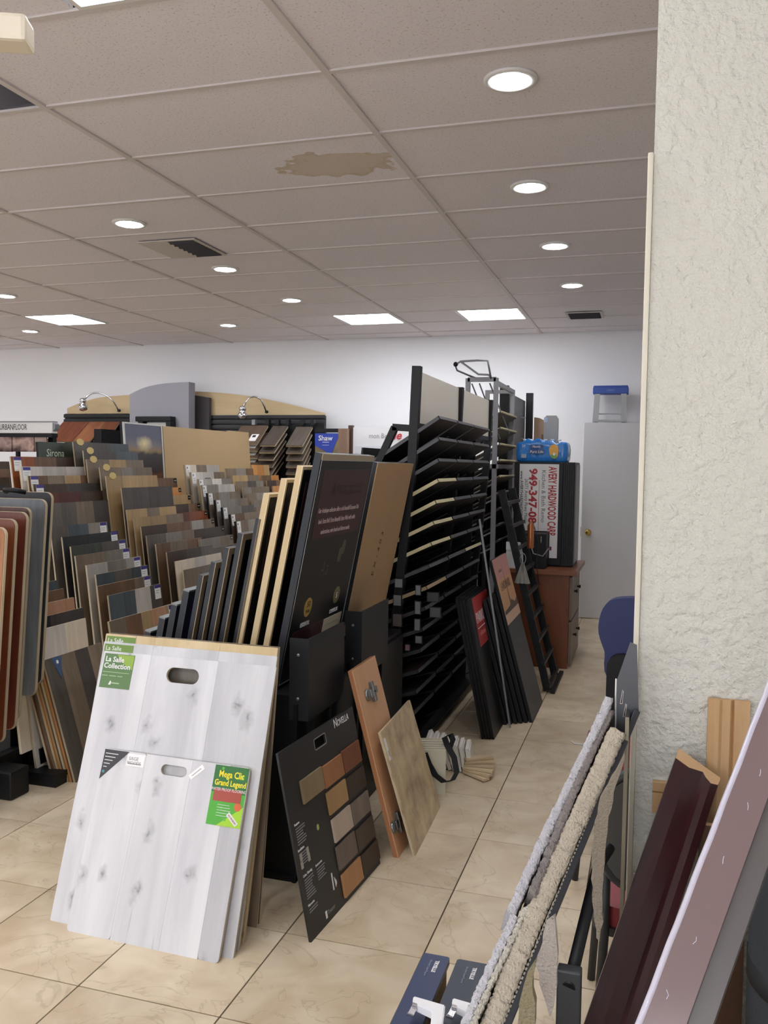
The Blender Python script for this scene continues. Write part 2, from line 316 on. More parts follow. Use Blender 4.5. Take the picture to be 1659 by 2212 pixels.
# lights of the room ------------------------------------------------
GLOW = mat('panel_glow', 'ffffff', .5, emit=('f6f9ff', PANEL_W/6.)); DGLOW = mat('downlight_glow', 'ffffff', .5, emit=('fbfbff', DOWN_W*2.2)); TRIMW = mat('light_trim', 'dcdad6', .5)
PLAB = ['square light panel near the left, beside a round downlight', 'square light panel by the back wall, left of its pair', 'square light panel by the back wall, right of its pair',
        'large square light panel cut by the top edge of the picture', 'added unseen square light panel left of the top one', 'added unseen square light panel over the left racks', 'added unseen square light panel behind the viewer, right', 'added unseen square light panel behind the viewer, left', 'added unseen square light panel far left beyond the picture', 'added unseen square light panel at the far left behind the viewer']  # last six panels are out of view, added for more light
for (i, n), lab in zip(PANELS, PLAB):
    x = GX0+i*GW + (0 if (i, n) in LEFTHALF else GW/2); y = GY0+n*GD
    t = thing('ceiling_light', lab, 'ceiling light', (x, y, CEIL), 'square ceiling light panels')
    obj('frame', join([box(.012, GW/2-.012, .012, .03, 0, .02), box(.012, GW/2-.012, GD-.03, GD-.012, 0, .02), box(.012, .03, .03, GD-.03, 0, .02), box(GW/2-.03, GW/2-.012, .03, GD-.03, 0, .02)]), TRIMW, t)
    obj('diffuser', box(.03, GW/2-.03, .03, GD-.03, .004, .016), GLOW, t)
DL = [(-.543, 3.293, 'nearest the stucco wall, the largest'), (-.64, 4.547, 'second along the aisle'), (-.643, 5.78, 'third along the aisle'), (-.643, 7.047, 'fourth along the aisle, before the vent'),
      (-3.05, 4.642, 'left of the big ceiling vent'), (-3.058, 5.89, 'just beyond the big ceiling vent'), (-3.058, 7.135, 'third of the middle row, left of the back panels'), (-4.26, 8.278, 'near the back wall above the arched display'),
      (-5.45, 6.4, 'at the left edge of the picture'), (-6.657, 8.2, 'below the left light panel at the back'), (-.6, 1.9, 'above the stucco wall, unseen and added'), (-3.05, 3.3, 'in front of the big vent, unseen and added'), (-5.45, 4.2, 'over the left racks, unseen and added'), (-.6, -.8, 'behind the viewer, unseen and added'), (-3.05, -.8, 'behind the viewer to the left, unseen and added')]  # last five downlights are out of view, added for more light
ringm = lathe([(.074, .004), (.078, -.004), (.096, -.003), (.1, .002), (.1, .008), (.074, .008)], 28); discm = lathe([(.0005, -.0045), (.05, -.004), (.0745, .0), (.0745, .006), (.0005, .006)], 28)
for x, y, lab in DL:
    t = thing('downlight', 'round recessed downlight ' + lab, 'downlight', (x, y, CEIL), 'round ceiling downlights')
    obj('trim_ring', ringm, TRIMW, t); obj('lens', discm, DGLOW, t)
# vents
VENTW = mat('vent_white', 'c9c1ba', .6); VENTD = mat('vent_dark', '3b3b42', .7)
def vent(x0, x1, y0, y1, lab, dark):
    t = thing('ceiling_vent', lab, 'vent', (x0, y0, CEIL))
    w_, d_ = x1-x0, y1-y0; b_ = .022
    obj('frame', join([box(0, w_, 0, b_, -.006, 0), box(0, w_, d_-b_, d_, -.006, 0), box(0, b_, b_, d_-b_, -.006, 0), box(w_-b_, w_, b_, d_-b_, -.006, 0)]), VENTW, t)
    obj('duct', box(b_, w_-b_, b_, d_-b_, -.001, 0), VENTD, t)
    k = 7
    for s in range(k):
        yy = b_+(d_-2*b_)*(s+.5)/k
        obj('louvre', bar((w_*dark+.0, yy, -.006), (w_-b_, yy, -.006), .028, .002, roll=(0, 1, -.7)), VENTD, t)
    if dark > .2: obj('damper_plate', box(b_, w_*dark, b_, d_-b_, -.007, -.003), VENTW, t)
vent(-3.25, -2.83, 5.03, 5.48, 'white and dark ceiling air vent between two downlights', .5)
vent(-.81, -.48, 8.25, 8.58, 'small dark slotted ceiling vent by the back wall', .07)

# ------------------------------------------------------------------ flooring sample boards
PAL = {k: wood('wood_'+k, a, b, r) for k, a, b, r in [
    ('dark grey', '47433f', '686159', .4), ('grey', '6f685f', '918a80', .4), ('pale grey', '9a948b', 'bdb8b0', .4), ('taupe', '65584a', '8a7a67', .42),
    ('brown', '5b4331', '7f624a', .4), ('tan', '957a55', 'b3976d', .42), ('dark red', '4a2520', '6b382c', .35), ('black', '1f1f21', '323234', .4), ('slate', '394146', '525b60', .4),
    ('cream', 'c8bba6', 'dfd5c4', .45), ('orange', 'a36a36', 'c48d52', .4), ('mahogany', '6a3520', '92542f', .3), ('charcoal', '3d3835', '524c48', .45), ('dark brown', '35291f', '4e3d30', .38),
    ('dark green', '2f352f', '4b4f47', .4), ('whitewashed', 'b9b2a8', 'dcd7cf', .42), ('salmon', 'a97a5a', 'c4977a', .5)]}
OCTM = mat('gold_sticker', 'd0b873', .5); LBLK = mat('black_label', '0f1110', .4)
def yframe(TL, lean, H):
    u = V((-math.sin(math.radians(lean)), 0, math.cos(math.radians(lean)))); return frame(V(TL)-u*H, (0, 1, 0), u)
def planks(t, W, H, cols, T=.003, z0=0., x0=0., name='plank'):
    k = len(cols); cuts = [0]+sorted((q+R.uniform(-.18, .18))/k for q in range(1, k))+[1]
    for q, c in enumerate(cols):
        a, b = cuts[q]*W, cuts[q+1]*W
        obj(name, box(x0+a+.0006, x0+b-.0006, 0, T, z0, z0+H, ), PAL[c], t)
def card(t, W, H, kind):
    if kind in ('pr', 'pl'):
        x0 = W-.085 if kind == 'pr' else .02
        c = obj('label_card', box(x0, x0+.07, -.0015, 0, H-.095, H-.004), WHT, t); obj('purple_header', box(x0, x0+.07, -.0022, -.0015, H-.024, H-.004), PURP, c)
        obj('printed_line', box(x0+.008, x0+.055, -.0019, -.0015, H-.042, H-.039), GREYM, c); obj('printed_line', box(x0+.008, x0+.045, -.0019, -.0015, H-.056, H-.053), GREYM, c)
    elif kind == 'oct':
        a = [(.075+.042*math.cos(math.radians(22.5+45*k)), H+.0+.026*math.sin(math.radians(22.5+45*k))) for k in range(8)]
        obj('octagon_sticker', plate([a], -.003, .002), OCTM, t)
    elif kind == 'br':
        c = obj('label_card', box(W-.05, W-.008, -.0015, 0, H-.04, H-.006), LBLK, t); obj('printed_line', box(W-.042, W-.016, -.0019, -.0015, H-.026, H-.022), WTXT, c)
    elif kind == 'wl':
        c = obj('label_card', box(.012, .075, -.0015, 0, H-.1, H-.004), WHT, t); obj('dot_logo', box(.022, .034, -.002, -.0015, H-.034, H-.018), DKTXT, c); obj('printed_line', box(.022, .06, -.002, -.0015, H-.055, H-.051), GREYM, c)
        obj('printed_line', box(.022, .06, -.002, -.0015, H-.07, H-.066), GREYM, c)
def sample(M, W, H, T, label, cols, group=None, kind=None, edge=EDGE, hole=False, name='flooring_sample_board'):
    t = thing(name, label, 'sample board', M, group)
    obj('backing_board', box(0, W, .003, T, 0, H), edge, t); planks(t, W, H, cols)
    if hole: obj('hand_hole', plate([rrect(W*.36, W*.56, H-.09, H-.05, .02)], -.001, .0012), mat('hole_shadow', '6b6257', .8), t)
    if kind: card(t, W, H, kind)
    return t
def cA(x, y): return (x*.33755, 780+y*.33755)
def cB(x, y): return (x*.33755, 1000+y*.33755)
def row(spec, rowname, group, H=.62, lean=7., T=.012, rack=True, name='stepped_rack', racklabel=''):
    """spec: (top-left px, top-right px or None, X of top, colours, card, width)"""
    info = []
    for k, (tl, tr, X, cols, kd, W, extra) in enumerate(spec):
        if tl is not None:
            p = atX(*tl, X)
            if W is None: W = atX(*tr, X).y - p.y
        else:
            q = atX(*tr, X); p = V((X, q.y-W, q.z))
        h = min(H, (p.z-.03)/math.cos(math.radians(lean)))
        M = yframe(p, lean, h)
        lab = '%s plank sample board, %s %s' % (cols[0], ('front one' if k == 0 else 'back one' if k == len(spec)-1 else ORD[k]+' from the front'), rowname)
        sample(M, W, h, T, lab, cols, group, kd, **(extra or {}))
        info.append((M.translation.x, M.translation.z, p.y, p.y+W))
    if rack:
        info.sort(key=lambda q: -q[0]); d = .004
        prof = [(info[0][0]+.03, 0), (info[0][0]+.03, max(.01, info[0][1]-.001))]
        for a, b in zip(info, info[1:]):
            xx = b[0]+d
            prof += [(xx, max(.01, a[1]-.001)), (xx, max(.01, b[1]-.001))]
        prof += [(info[-1][0]-.09, prof[-1][1]), (info[-1][0]-.09, 0)]
        y0 = sorted(q[2] for q in info)[len(info)//2]; y1 = sorted(q[3] for q in info)[len(info)//2]
        t = thing(name, racklabel, 'display rack', (0, 0, 0), 'stepped racks under the sample boards')
        obj('stepped_base', prismY(prof, y0+.03, y1-.03), BLK2, t)
        obj('plinth', box(info[-1][0]-.1, info[0][0]+.04, y0+.02, y1-.02, 0, .025), BLK, t)
    return info
S = 1.31
r1 = [(cB(695, 850), cB(1030, 775), -2.39, ['slate', 'slate', 'pale grey', 'charcoal'], 'pr'), (cB(625, 790), cB(965, 720), -2.44, ['brown', 'brown', 'taupe'], 'pr'), (cB(615, 715), cB(945, 660), -2.50, ['slate', 'dark grey', 'slate'], 'pr'),
      (cB(555, 655), cB(900, 600), -2.545, ['pale grey', 'grey', 'pale grey'], 'pr'), (cB(485, 595), cB(830, 545), -2.60, ['taupe', 'grey'], 'pr'), (cB(455, 535), cB(805, 490), -2.635, ['dark green', 'dark grey'], 'pr'),
      (cB(400, 475), cB(755, 435), -2.675, ['black', 'black'], 'pr'), (cB(325, 410), cB(685, 380), -2.73, ['dark grey', 'slate', 'grey'], 'pr'), (cB(265, 262), cB(690, 240), -2.79, ['dark grey', 'dark grey', 'taupe', 'charcoal'], 'pl'),
      (cA(255, 846), cA(655, 832), -2.83, ['dark red', 'dark red', 'dark brown'], None), (cA(215, 790), cA(640, 775), -2.87, ['dark brown', 'charcoal'], 'pl'), (cA(180, 735), cA(605, 728), -2.91, ['brown', 'taupe', 'tan', 'brown'], 'pl'),
      (cA(130, 675), cA(550, 668), -2.96, ['whitewashed', 'pale grey', 'whitewashed'], 'pl'), (cA(70, 610), cA(490, 612), -3.01, ['mahogany', 'brown', 'dark brown'], 'pl')]
row([(a, b, X*S, c, k, None, None) for a, b, X, c, k in r1], 'in the row with purple-topped labels', 'boards with purple-topped labels', racklabel='black stepped rack under the boards with purple-topped labels')
r2 = [(cB(1175, 685), cB(1460, 632), -2.32, ['taupe', 'grey'], None), (cB(1125, 630), cB(1415, 577), -2.36, ['cream', 'whitewashed', 'cream'], None), (cB(1070, 572), cB(1360, 530), -2.45, ['dark brown', 'charcoal', 'dark grey'], None), (cB(1000, 520), cB(1290, 480), -2.53, ['brown', 'taupe', 'brown'], None),
      (cB(940, 465), cB(1240, 430), -2.575, ['dark grey', 'grey', 'taupe'], None), (cB(905, 408), cB(1215, 380), -2.62, ['dark brown', 'brown'], None), (cB(858, 352), cB(1170, 325), -2.66, ['tan', 'tan', 'taupe'], None), (cB(812, 300), cB(1125, 278), -2.70, ['tan', 'taupe', 'tan'], None),
      (cB(780, 160), cB(1100, 155), -2.74, ['charcoal', 'charcoal'], None), (cA(680, 735), cA(1005, 727), -2.80, ['tan', 'tan', 'tan'], 'oct'), (cA(640, 680), cA(970, 675), -2.85, ['taupe', 'grey', 'taupe'], 'oct'), (cA(555, 628), cA(915, 628), -2.90, ['taupe', 'tan', 'taupe'], 'oct'),
      (cA(535, 572), cA(880, 578), -2.95, ['charcoal', 'slate'], 'oct'), (cA(470, 516), cA(820, 526), -3.0, ['dark grey', 'charcoal', 'slate'], 'oct')]
row([(a, b, X*S, c, k, None, None) for a, b, X, c, k in r2], 'in the row with gold octagon stickers', 'boards in the row with gold octagon stickers', racklabel='black stepped rack under the boards with gold octagon stickers')
r3 = [(cB(1540, 512), -2.46, ['dark grey', 'charcoal']), (cB(1490, 458), -2.52, ['grey', 'grey', 'taupe']), (cB(1435, 402), -2.58, ['dark brown', 'charcoal']), (cB(1370, 355), -2.64, ['taupe', 'pale grey', 'taupe']), (cB(1325, 303), -2.70, ['dark red', 'mahogany']),
      (cB(1280, 255), -2.76, ['brown', 'dark brown', 'brown']), (cB(1220, 203), -2.82, ['orange', 'tan']), (cB(1160, 155), -2.87, ['brown', 'orange']), (cB(1130, 95), -2.92, ['orange', 'brown'])]
row([(None, b, X*S, c, 'br', .56, None) for b, X, c in r3], 'in the row with small black labels', 'boards with small black labels at the right', racklabel='black stepped rack under the boards with small black labels')
r4 = [((510, 1126), ['taupe', 'grey', 'tan']), ((498, 1111), ['brown', 'taupe']), ((481, 1096), ['grey', 'dark grey']), ((466, 1080), ['grey', 'grey', 'taupe']), ((449, 1065), ['taupe', 'grey', 'taupe']), ((436, 1048), ['grey', 'pale grey']), ((429, 1035), ['pale grey', 'whitewashed', 'grey']), ((413, 1020), ['whitewashed', 'pale grey', 'taupe']), ((400, 1004), ['cream', 'taupe', 'pale grey'])]
row([(a, None, (-2.53-.046*k)*S, c, 'wl', .60, dict(edge=(BLK if k < 5 else EDGE), hole=(k in (6, 7)))) for k, (a, c) in enumerate(r4)], 'in the row with white cards', 'boards with white cards at the left', T=.02, racklabel='black stepped rack under the boards with white cards')
r5 = [((553, 1096), ['taupe', 'grey', 'taupe']), ((546, 1081), ['grey', 'taupe', 'grey', 'taupe']), ((536, 1066), ['taupe', 'grey', 'grey']), ((525, 1053), ['grey', 'taupe', 'taupe']), ((511, 1040), ['taupe', 'dark grey', 'grey']), ((502, 1027), ['tan', 'taupe']), ((488, 1012), ['taupe', 'grey', 'brown'])]
row([(a, None, (-2.66-.04*k)*S, c, None, .58, None) for k, (a, c) in enumerate(r5)], 'in the farthest grey row', 'boards in the far grey row', T=.016, racklabel='black stepped rack under the farthest grey boards')
r6 = [((589, 1050), ['orange', 'tan']), ((577, 1038), ['dark brown', 'brown']), ((565, 1027), ['brown', 'orange']), ((543, 1004), ['orange', 'orange', 'tan'])]
row([(a, None, (-2.76-.065*k)*S, c, None, .42, None) for k, (a, c) in enumerate(r6)], 'of the small far orange boards', 'small orange boards at the far end of the racks', T=.014, racklabel='short black stepped rack under the small orange boards')
# boards leaning low at the near side of the first row, partly behind the hanging panels
r0 = [((185, 1335), -2.86, ['cream', 'whitewashed', 'cream']), ((180, 1312), -2.92, ['black', 'charcoal']), ((160, 1290), -2.98, ['salmon', 'salmon']), ((138, 1271), -3.04, ['brown', 'brown']), ((124, 1253), -3.1, ['dark grey', 'slate'])]
row([(None, b, X, c, None, .58, None) for b, X, c in r0], 'beside the hanging panels', 'low boards beside the hanging panels', H=.55, racklabel='low black stepped rack behind the hanging rounded panels')
# dark boards at the left edge of the picture
rl = [((19, 1046), -4.3, ['dark brown', 'charcoal']), ((20, 1031), -4.36, ['dark brown', 'dark brown']), ((20, 1013), -4.42, ['mahogany', 'brown']), ((20, 997), -4.48, ['charcoal', 'dark brown'])]
row([(None, b, X, c, None, .6, None) for b, X, c in rl], 'at the left edge of the picture', 'dark boards at the left edge', racklabel='black stepped rack at the left edge of the picture')
# single boards: brown one in front of the first row, green sign board
p = atX(*cB(700, 1015), -2.39); q = atX(*cB(1130, 900), -2.39)
sample(yframe(p, 10, .78), q.y-p.y, .78, .012, 'brown and tan plank board standing low behind the white boards', ['taupe', 'brown', 'tan', 'salmon', 'tan'], kind='pr')
GRN = mat('dark_green_print', '1f2d20', .4)
p = atX(84, 954, -4.0); q = atX(158, 953, -4.0)
t = thing('sign_board', 'dark green sign board with a white script name behind the labelled row', 'sign', yframe(p, 7, .7))
obj('panel', box(0, q.y-p.y, 0, .012, 0, .7), GRN, t); text('Sirona', .075, mat('pale_green_ink', 'b9c9b0', .6), t, .06, .6, shear=.2); obj('stripe', box(.03, q.y-p.y-.1, -.001, 0, .5, .545), PAL['whitewashed'], t); obj('logo_square', box(-.005, .07, -.002, 0, .5, .55), mat('logo_dark', '3a2420', .5), t)
obj('support', box(0, q.y-p.y, .012, .03, 0, .7), BLK, t); obj('post', box(.1, .16, .02, .06, -.92, .1), BLK, t)
# stacked boards leaning on the left, cut edges towards the viewer
for k in range(7):
    b0 = V((-2.575-.017*k, 3.47-.004*k, 0)); u = V((-math.sin(math.radians(17)), 0, math.cos(math.radians(17))))
    cols = [['dark grey', 'taupe', 'charcoal', 'taupe'], ['brown'], ['tan'], ['brown'], ['orange'], ['taupe'], ['brown']][k]
    t = sample(frame(b0, (0, 1, 0), u), .45, .6-.006*k, .013, ('dark grey plank board with a blue triangle tag, outermost of the left leaning stack' if k == 0 else '%s edged board, %s in the left leaning stack' % (cols[0], ORD[k])), cols, 'boards leaning in the left stack', edge=[EDGE, PAL['orange'], EDGE, PAL['tan'], EDGE, PAL['brown'], EDGE][k])
    if k == 0:
        c = obj('triangle_tag', plate([[(.05, .598), (.125, .598), (.085, .49)]], -.002, .0018), mat('blue_tag', '41587e', .5), t); obj('tag_emblem', plate([rrect(.076, .092, .565, .583, .007)], -.003, .001), WHT, c)
# pale plank hanging lower left
t = sample(frame((-2.76, 3.43, .05), (0, 1, 0), (-.14, 0, 1)), .3, .42, .015, 'pale whitewashed plank standing beside the black rack foot', ['whitewashed', 'cream'])

# hanging rounded panels at the left edge -------------------------------------------
KP = [((112, 1063), 3.37, ['black'], .9), ((99, 1078), 3.28, ['slate'], .9), ((65, 1096), 3.11, ['dark brown'], .93), ((58, 1106), 3.04, ['dark red'], .93), ((34, 1121), 2.94, ['mahogany'], .93), ((12, 1139), 2.83, ['orange'], .93)]
PGR = wood('panel_grey', '5b5f62', '7d8083', .35); PRED = wood('panel_red', '4e251a', '6a3526', .3); POR = wood('panel_orange', '8f5a30', 'b37d4a', .3); PBR = wood('panel_brown', '40261b', '5c3829', .32)
KM = [CHAR, PGR, PBR, PRED, wood('panel_mahogany', '5c2d1a', '7d4428', .3), POR]
KL = ['black edged rounded hanging panel, rearmost of its row', 'grey rounded hanging panel in front of the black one', 'dark brown rounded hanging panel beside the grey one', 'deep red rounded hanging panel', 'mahogany rounded hanging panel', 'orange brown rounded hanging panel at the very edge']
for (px, Y, c, H), m, lab in zip(KP, KM, KL):
    pt = atY(*px, Y+.08); u = V((0, math.sin(math.radians(5.5)), math.cos(math.radians(5.5))))
    M = frame(pt-u*H-V((.62, 0, 0)), (1, 0, 0), u)
    t = thing('hanging_panel', lab, 'sample panel', M, 'rounded panels hanging at the left')
    obj('core', plate([rrect(0, .62, 0, H, .035, 6)], .003, .014), EDGE, t); obj('face', plate([rrect(.003, .617, .003, H-.003, .033, 6)], 0, .003), m, t)
t = thing('panel_stand', 'black stand carrying the rounded hanging panels', 'stand', (0, 0, 0))
obj('hanging_rail', bar((-2.92, 2.7, .36), (-2.92, 3.5, .36), .04), BLK, t)
obj('base_rail', bar((-2.86, 2.6, .09), (-2.86, 3.42, .09), .05, .14), BLK, t); obj('foot', box(-3.0, -2.7, 3.18, 3.30, 0, .13, .01), BLK, t); obj('post', box(-2.95, -2.89, 3.40, 3.46, .02, .60), BLK, t)
obj('cross_foot', box(-3.3, -2.62, 3.38, 3.48, 0, .06), BLK, t); obj('grip_handle', tube([(-2.78, 3.26, 1.385), (-2.74, 3.2, 1.395), (-2.69, 3.2, 1.395), (-2.66, 3.24, 1.385)], .011, 8), BLK, t)

# ------------------------------------------------------------------ white boards leaning in front
def onplane(px, py, M):
    n = M.to_3x3() @ V((0, 1, 0)); o = M.translation; d = ray(px, py)
    q = CAM + d*((o-CAM).dot(n)/d.dot(n)); l = M.inverted() @ q; return l.x, l.z
WOAK = wood('white_oak', 'c4c5ca', 'e6e7ea', .35, sc=2.2, knots=6.5, var=.02); WOAK2 = wood('white_oak_grey', 'b6b7bc', 'd8d9dc', .35, sc=2.2, knots=6., var=.03)
YOAK = wood('yellow_oak', 'c2ab80', 'd8c6a0', .4, sc=3, knots=5., var=.05); LEDGE = mat('pale_board_edge', 'b7a98f', .7)
def lean_y(bl, br, top_y, top_z):
    w = V(br)-V(bl); u = V((0, top_y-bl[1], top_z)); H = u.length; W = w.length; w.normalize(); u = (u-w*u.dot(w)).normalized()
    return frame(bl, w, u), W, H
def handled(M, W, H, label, seams, mats, slot, T=.012, group='white oak boards leaning in front', r=.004):
    t = thing('handled_sample_board', label, 'sample board', M, group)
    hx0, hx1, hz0, hz1 = slot; hole = rrect(hx0, hx1, hz0, hz1, (hz1-hz0)/2-.0005, 6)
    obj('core_board', plate([rrect(0, W, 0, H, r+.002, 4), hole], .003, T-.003), LEDGE, t)
    for a, b, m in zip(seams, seams[1:], mats):
        lp = [rrect(a*W+(.0003 if a else 0), b*W-(.0003 if b < 1 else 0), 0, H, r, 3)] if (a == 0 or b == 1) else [[(a*W+.0003, 0), (b*W-.0003, 0), (b*W-.0003, H), (a*W+.0003, H)]]
        if a*W < hx0 and b*W > hx1: lp.append(hole)
        obj('plank', plate(lp, 0, .003), m, t)
    return t
def sl(px0, px1, py, hh, M):
    a = onplane(px0, py, M); b = onplane(px1, py, M); zc = (a[1]+b[1])/2; return (a[0], b[0], zc-hh/2, zc+hh/2)
# rear boards of the stack
for k, (by, ty, tz, lab) in enumerate([(2.592, 2.735, .902, 'rearmost thin brown edged board of the white board stack'), (2.567, 2.722, .899, 'second to last board of the white board stack'), (2.463, 2.706, .905, 'honey oak board with a green label behind the white ones'), (2.420, 2.694, .879, 'pale grey oak board with a green label behind the front handled one')]):
    M, W, H = lean_y((-1.88, by, 0), (-1.205+.003*k, by-.01, 0), ty, tz)
    if k < 2: sample(M, W, H, .008, lab, ['taupe', 'grey', 'taupe'], 'boards at the back of the white stack', name='handled_sample_board')
    else:
        t = handled(M, W, H, lab, [0, .3, .68, 1], [YOAK]*3 if k == 2 else [WOAK2]*3, sl(359, 430, 1460, .052, M), group='boards at the back of the white stack')
        g = obj('green_label', box(.006, .126, -.001, 0, H-.115, H-.008), mat('leaf_green_print', '6b8a3f', .5), t); text('La Salle', .022, WTXT, g, .012, H-.03, y=-.0016)
M, W, H = lean_y((-1.872, 2.382, 0), (-1.192, 2.368, 0), 2.679, .848)
t = handled(M, W, H, 'tall white oak board with an oval hand slot and green collection label', [0, .29, .68, 1], [WOAK, WOAK, WOAK2], sl(359, 430, 1460, .052, M))
g = obj('green_label', box(.008, .132, -.001, 0, H-.128, H-.008), mat('green_print', '5c7d4d', .45), t)
obj('leaf_patch', plate([[(.06, H-.01), (.13, H-.01), (.13, H-.06), (.1, H-.045), (.075, H-.03)]], -.0014, .0004), mat('lime_print', '8fae45', .45), g)
text('La Salle', .026, WTXT, g, .014, H-.036, y=-.0018, bold=.0005); text('Collection', .026, WTXT, g, .012, H-.059, y=-.0018, bold=.0005)
for k, (a, b) in enumerate(((.012, .12), (.012, .036), (.042, .07), (.076, .096))): obj('printed_line', box(a, b, -.0016, -.001, H-(.074 if k == 0 else .087), H-(.072 if k == 0 else .0845)), mat('pale_green_line', 'a9bf9a', .6), g)
obj('leaf_emblem', plate([[(.044, H-.117), (.05, H-.102), (.056, H-.108), (.053, H-.117)]], -.0018, .0006), WTXT, g); obj('printed_line', box(.058, .088, -.0016, -.001, H-.1125, H-.108), mat('pale_green_line', 'a9bf9a'), g)
M, W, H = lean_y((-1.781, 2.346, 0), (-1.224, 2.331, 0), 2.553, .54)
t = handled(M, W, H, 'shorter white oak board in front with a lime green flooring label', [0, .3, .62, .87, 1], [WOAK, WOAK, WOAK, WOAK2], sl(347, 404, 1665, .034, M), r=.012)
P = lambda x, y: onplane(x, y, M)
a, b, c = P(226, 1620), P(280, 1625), P(215, 1682)
tr = obj('black_corner_tag', plate([[(.002, H-.002), (b[0], H-.002), (.002, c[1])]], -.0012, .0012), mat('black_tag', '3d3d40', .5), t)
for k in range(5): obj('printed_line', box(.008, .058-.009*k, -.0018, -.0012, H-.016-.011*k, H-.0135-.011*k), WTXT, tr)
obj('round_emblem', plate([rrect(.007, .017, H-.08, H-.07, .0049)], -.0018, .0006), mat('teal_dot', '4f8f93', .5), tr)
a, b = P(277, 1627), P(309, 1659); q = obj('white_sticker', box(a[0], b[0], -.001, 0, b[1], a[1]), mat('bright_card', 'f6f6f6', .5), t)
text('SAGE', .016, GREYM, q, a[0]+.008, a[1]-.021, y=-.0016); text('WOODS', .014, GREYM, q, a[0]+.003, a[1]-.034, y=-.0016); obj('printed_line', box(a[0]+.006, b[0]-.01, -.0016, -.001, b[1]+.007, b[1]+.01), GREYM, q)
a = P(425, 1668); q = obj('paper_strip', box(-.03, .03, -.001, 0, -.009, .009), mat('bright_card', 'f6f6f6'), t, Matrix.Translation((a[0], 0, a[1])) @ Matrix.Rotation(-.75, 4, 'Y')); obj('handwriting', box(-.02, .02, -.0015, -.001, -.001, .001), GREYM, q)
a, b, c = P(467, 1651), P(541, 1657), P(445, 1779)
x0, x1, z1, z0 = a[0], min(b[0], W-.002), a[1], c[1]
q = obj('lime_label', box(x0, x1, -.001, 0, z0, z1), mat('lime_label_green', '4fae35', .4), t); lw = x1-x0; lh = z1-z0
obj('dark_green_band', box(x0, x1, -.0013, -.001, z1-lh*.45, z1), mat('deep_green', '2f7034', .4), q); obj('yellow_green_corner', plate([[(x1, z0), (x1, z0+lh*.35), (x0+lw*.3, z0)]], -.0014, .0004), mat('yellow_green', 'a5d62f', .4), q)
YTX = mat('yellow_ink', 'f1e23a', .5)
text('Mega Clic', .029, YTX, q, x0+lw*.52, z1-.036, y=-.002, align='CENTER', sx=.8, bold=.0006); text('Grand Legend', .025, YTX, q, x0+lw*.52, z1-.062, y=-.002, align='CENTER', sx=.8, bold=.0006); text('WATER PROOF FLOORING', .0135, WTXT, q, x0+lw*.5, z1-.079, y=-.002, align='CENTER', sx=.78)
obj('red_picture', box(x0+lw*.08, x0+lw*.9, -.0018, -.001, z1-lh*.6, z1-lh*.39), mat('red_print', 'a84a3c', .4), q); obj('orange_dot', plate([rrect(x0+lw*.74, x0+lw*.94, z0+lh*.27, z0+lh*.41, .0125)], -.0018, .0008), mat('orange_print', 'd9673c', .4), q)
s_ = obj('slanted_stamp', box(-.024, .024, -.0022, -.0014, -.007, .007), WHT, q, Matrix.Translation((x0+lw*.74, 0, z0+lh*.13)) @ Matrix.Rotation(.7, 4, 'Y')); text('NO PROBLEM', .0085, mat('dark_red_ink', '8d1f2b', .5), s_, 0, -.003, y=-.0028, align='CENTER', sx=.75)
for k in range(5): obj('printed_line', box(x0+lw*.25, x0+lw*(.6+.03*k), -.0017, -.0013, z0+lh*(.34-.045*k), z0+lh*(.347-.045*k)), WTXT, q)
for k in range(7):
    xx, zz, rr = x0+lw*R.uniform(.05, .92), z0+lh*R.choice([R.uniform(.03, .36), R.uniform(.62, .95)]), R.uniform(.003, .008)
    obj('water_drop', plate([rrect(xx-rr, xx+rr, zz-rr, zz+rr, rr*.98, 4)], -.0016, .0003), mat('drop_green', '63bd4b', .2), q)

# ------------------------------------------------------------------ black swatch board, cabinet door, stone tile
u = V((-.126, 0, .598)); w = V((.044, .604, 0)); H = u.length; W = w.length; u = (u-w.normalized()*u.dot(w.normalized())).normalized(); M = frame((-.998, 2.53, 0), w, u); P = lambda x, y: onplane(560+x*.3165, 1380+y*.3165, M)
t = thing('swatch_board', 'black swatch board with eleven wood chips leaning on the black bin', 'swatch board', M)
a, b = P(380, 735), P(455, 690)
obj('panel', plate([rrect(0, W, 0, H, .004, 3), rrect(a[0], b[0], a[1]-.012, a[1]+.022, .006, 3)], 0, .008), mat('black_swatch_panel', '1c1d20', .42), t)
obj('slot_rim', plate([rrect(a[0]-.003, b[0]+.003, a[1]-.015, a[1]+.025, .008, 3), rrect(a[0], b[0], a[1]-.012, a[1]+.022, .006, 3)], -.0005, .001), mat('slot_rim', '8d8d8a', .5), t)
SW = [((270, 975), (415, 880), (300, 1130), '8c7b5d', '75664c'), ((420, 878), (548, 775), (447, 1025), 'a4714b', '8c5f40'), ((552, 772), (668, 690), (580, 920), '805035', '694029'), ((450, 1055), (578, 965), (478, 1205), 'ad8d62', '9a7a50'), ((580, 960), (700, 865), (606, 1100), '453b2f', '342c23'),
      ((485, 1240), (610, 1140), (518, 1390), 'c3b4a3', 'ab9b8b'), ((612, 1135), (730, 1035), (640, 1275), '83786c', '6c6157'), ((515, 1425), (640, 1320), (550, 1575), '776a60', '62574e'), ((645, 1315), (762, 1205), (678, 1450), '544940', '42382f'), ((552, 1615), (680, 1490), (590, 1760), 'b98a60', 'a3764e'), ((682, 1485), (795, 1370), (705, 1620), '463a2f', '352b22')]
for k, (a, b, c, h1, h2) in enumerate(SW):
    a, b, c = P(*a), P(*b), P(*c); obj('wood_chip', box(a[0], b[0]-.002, -.008, 0, c[1], a[1], .0008), wood('chip_%d' % k, h2, h1, .45, sc=4, var=.02), t)
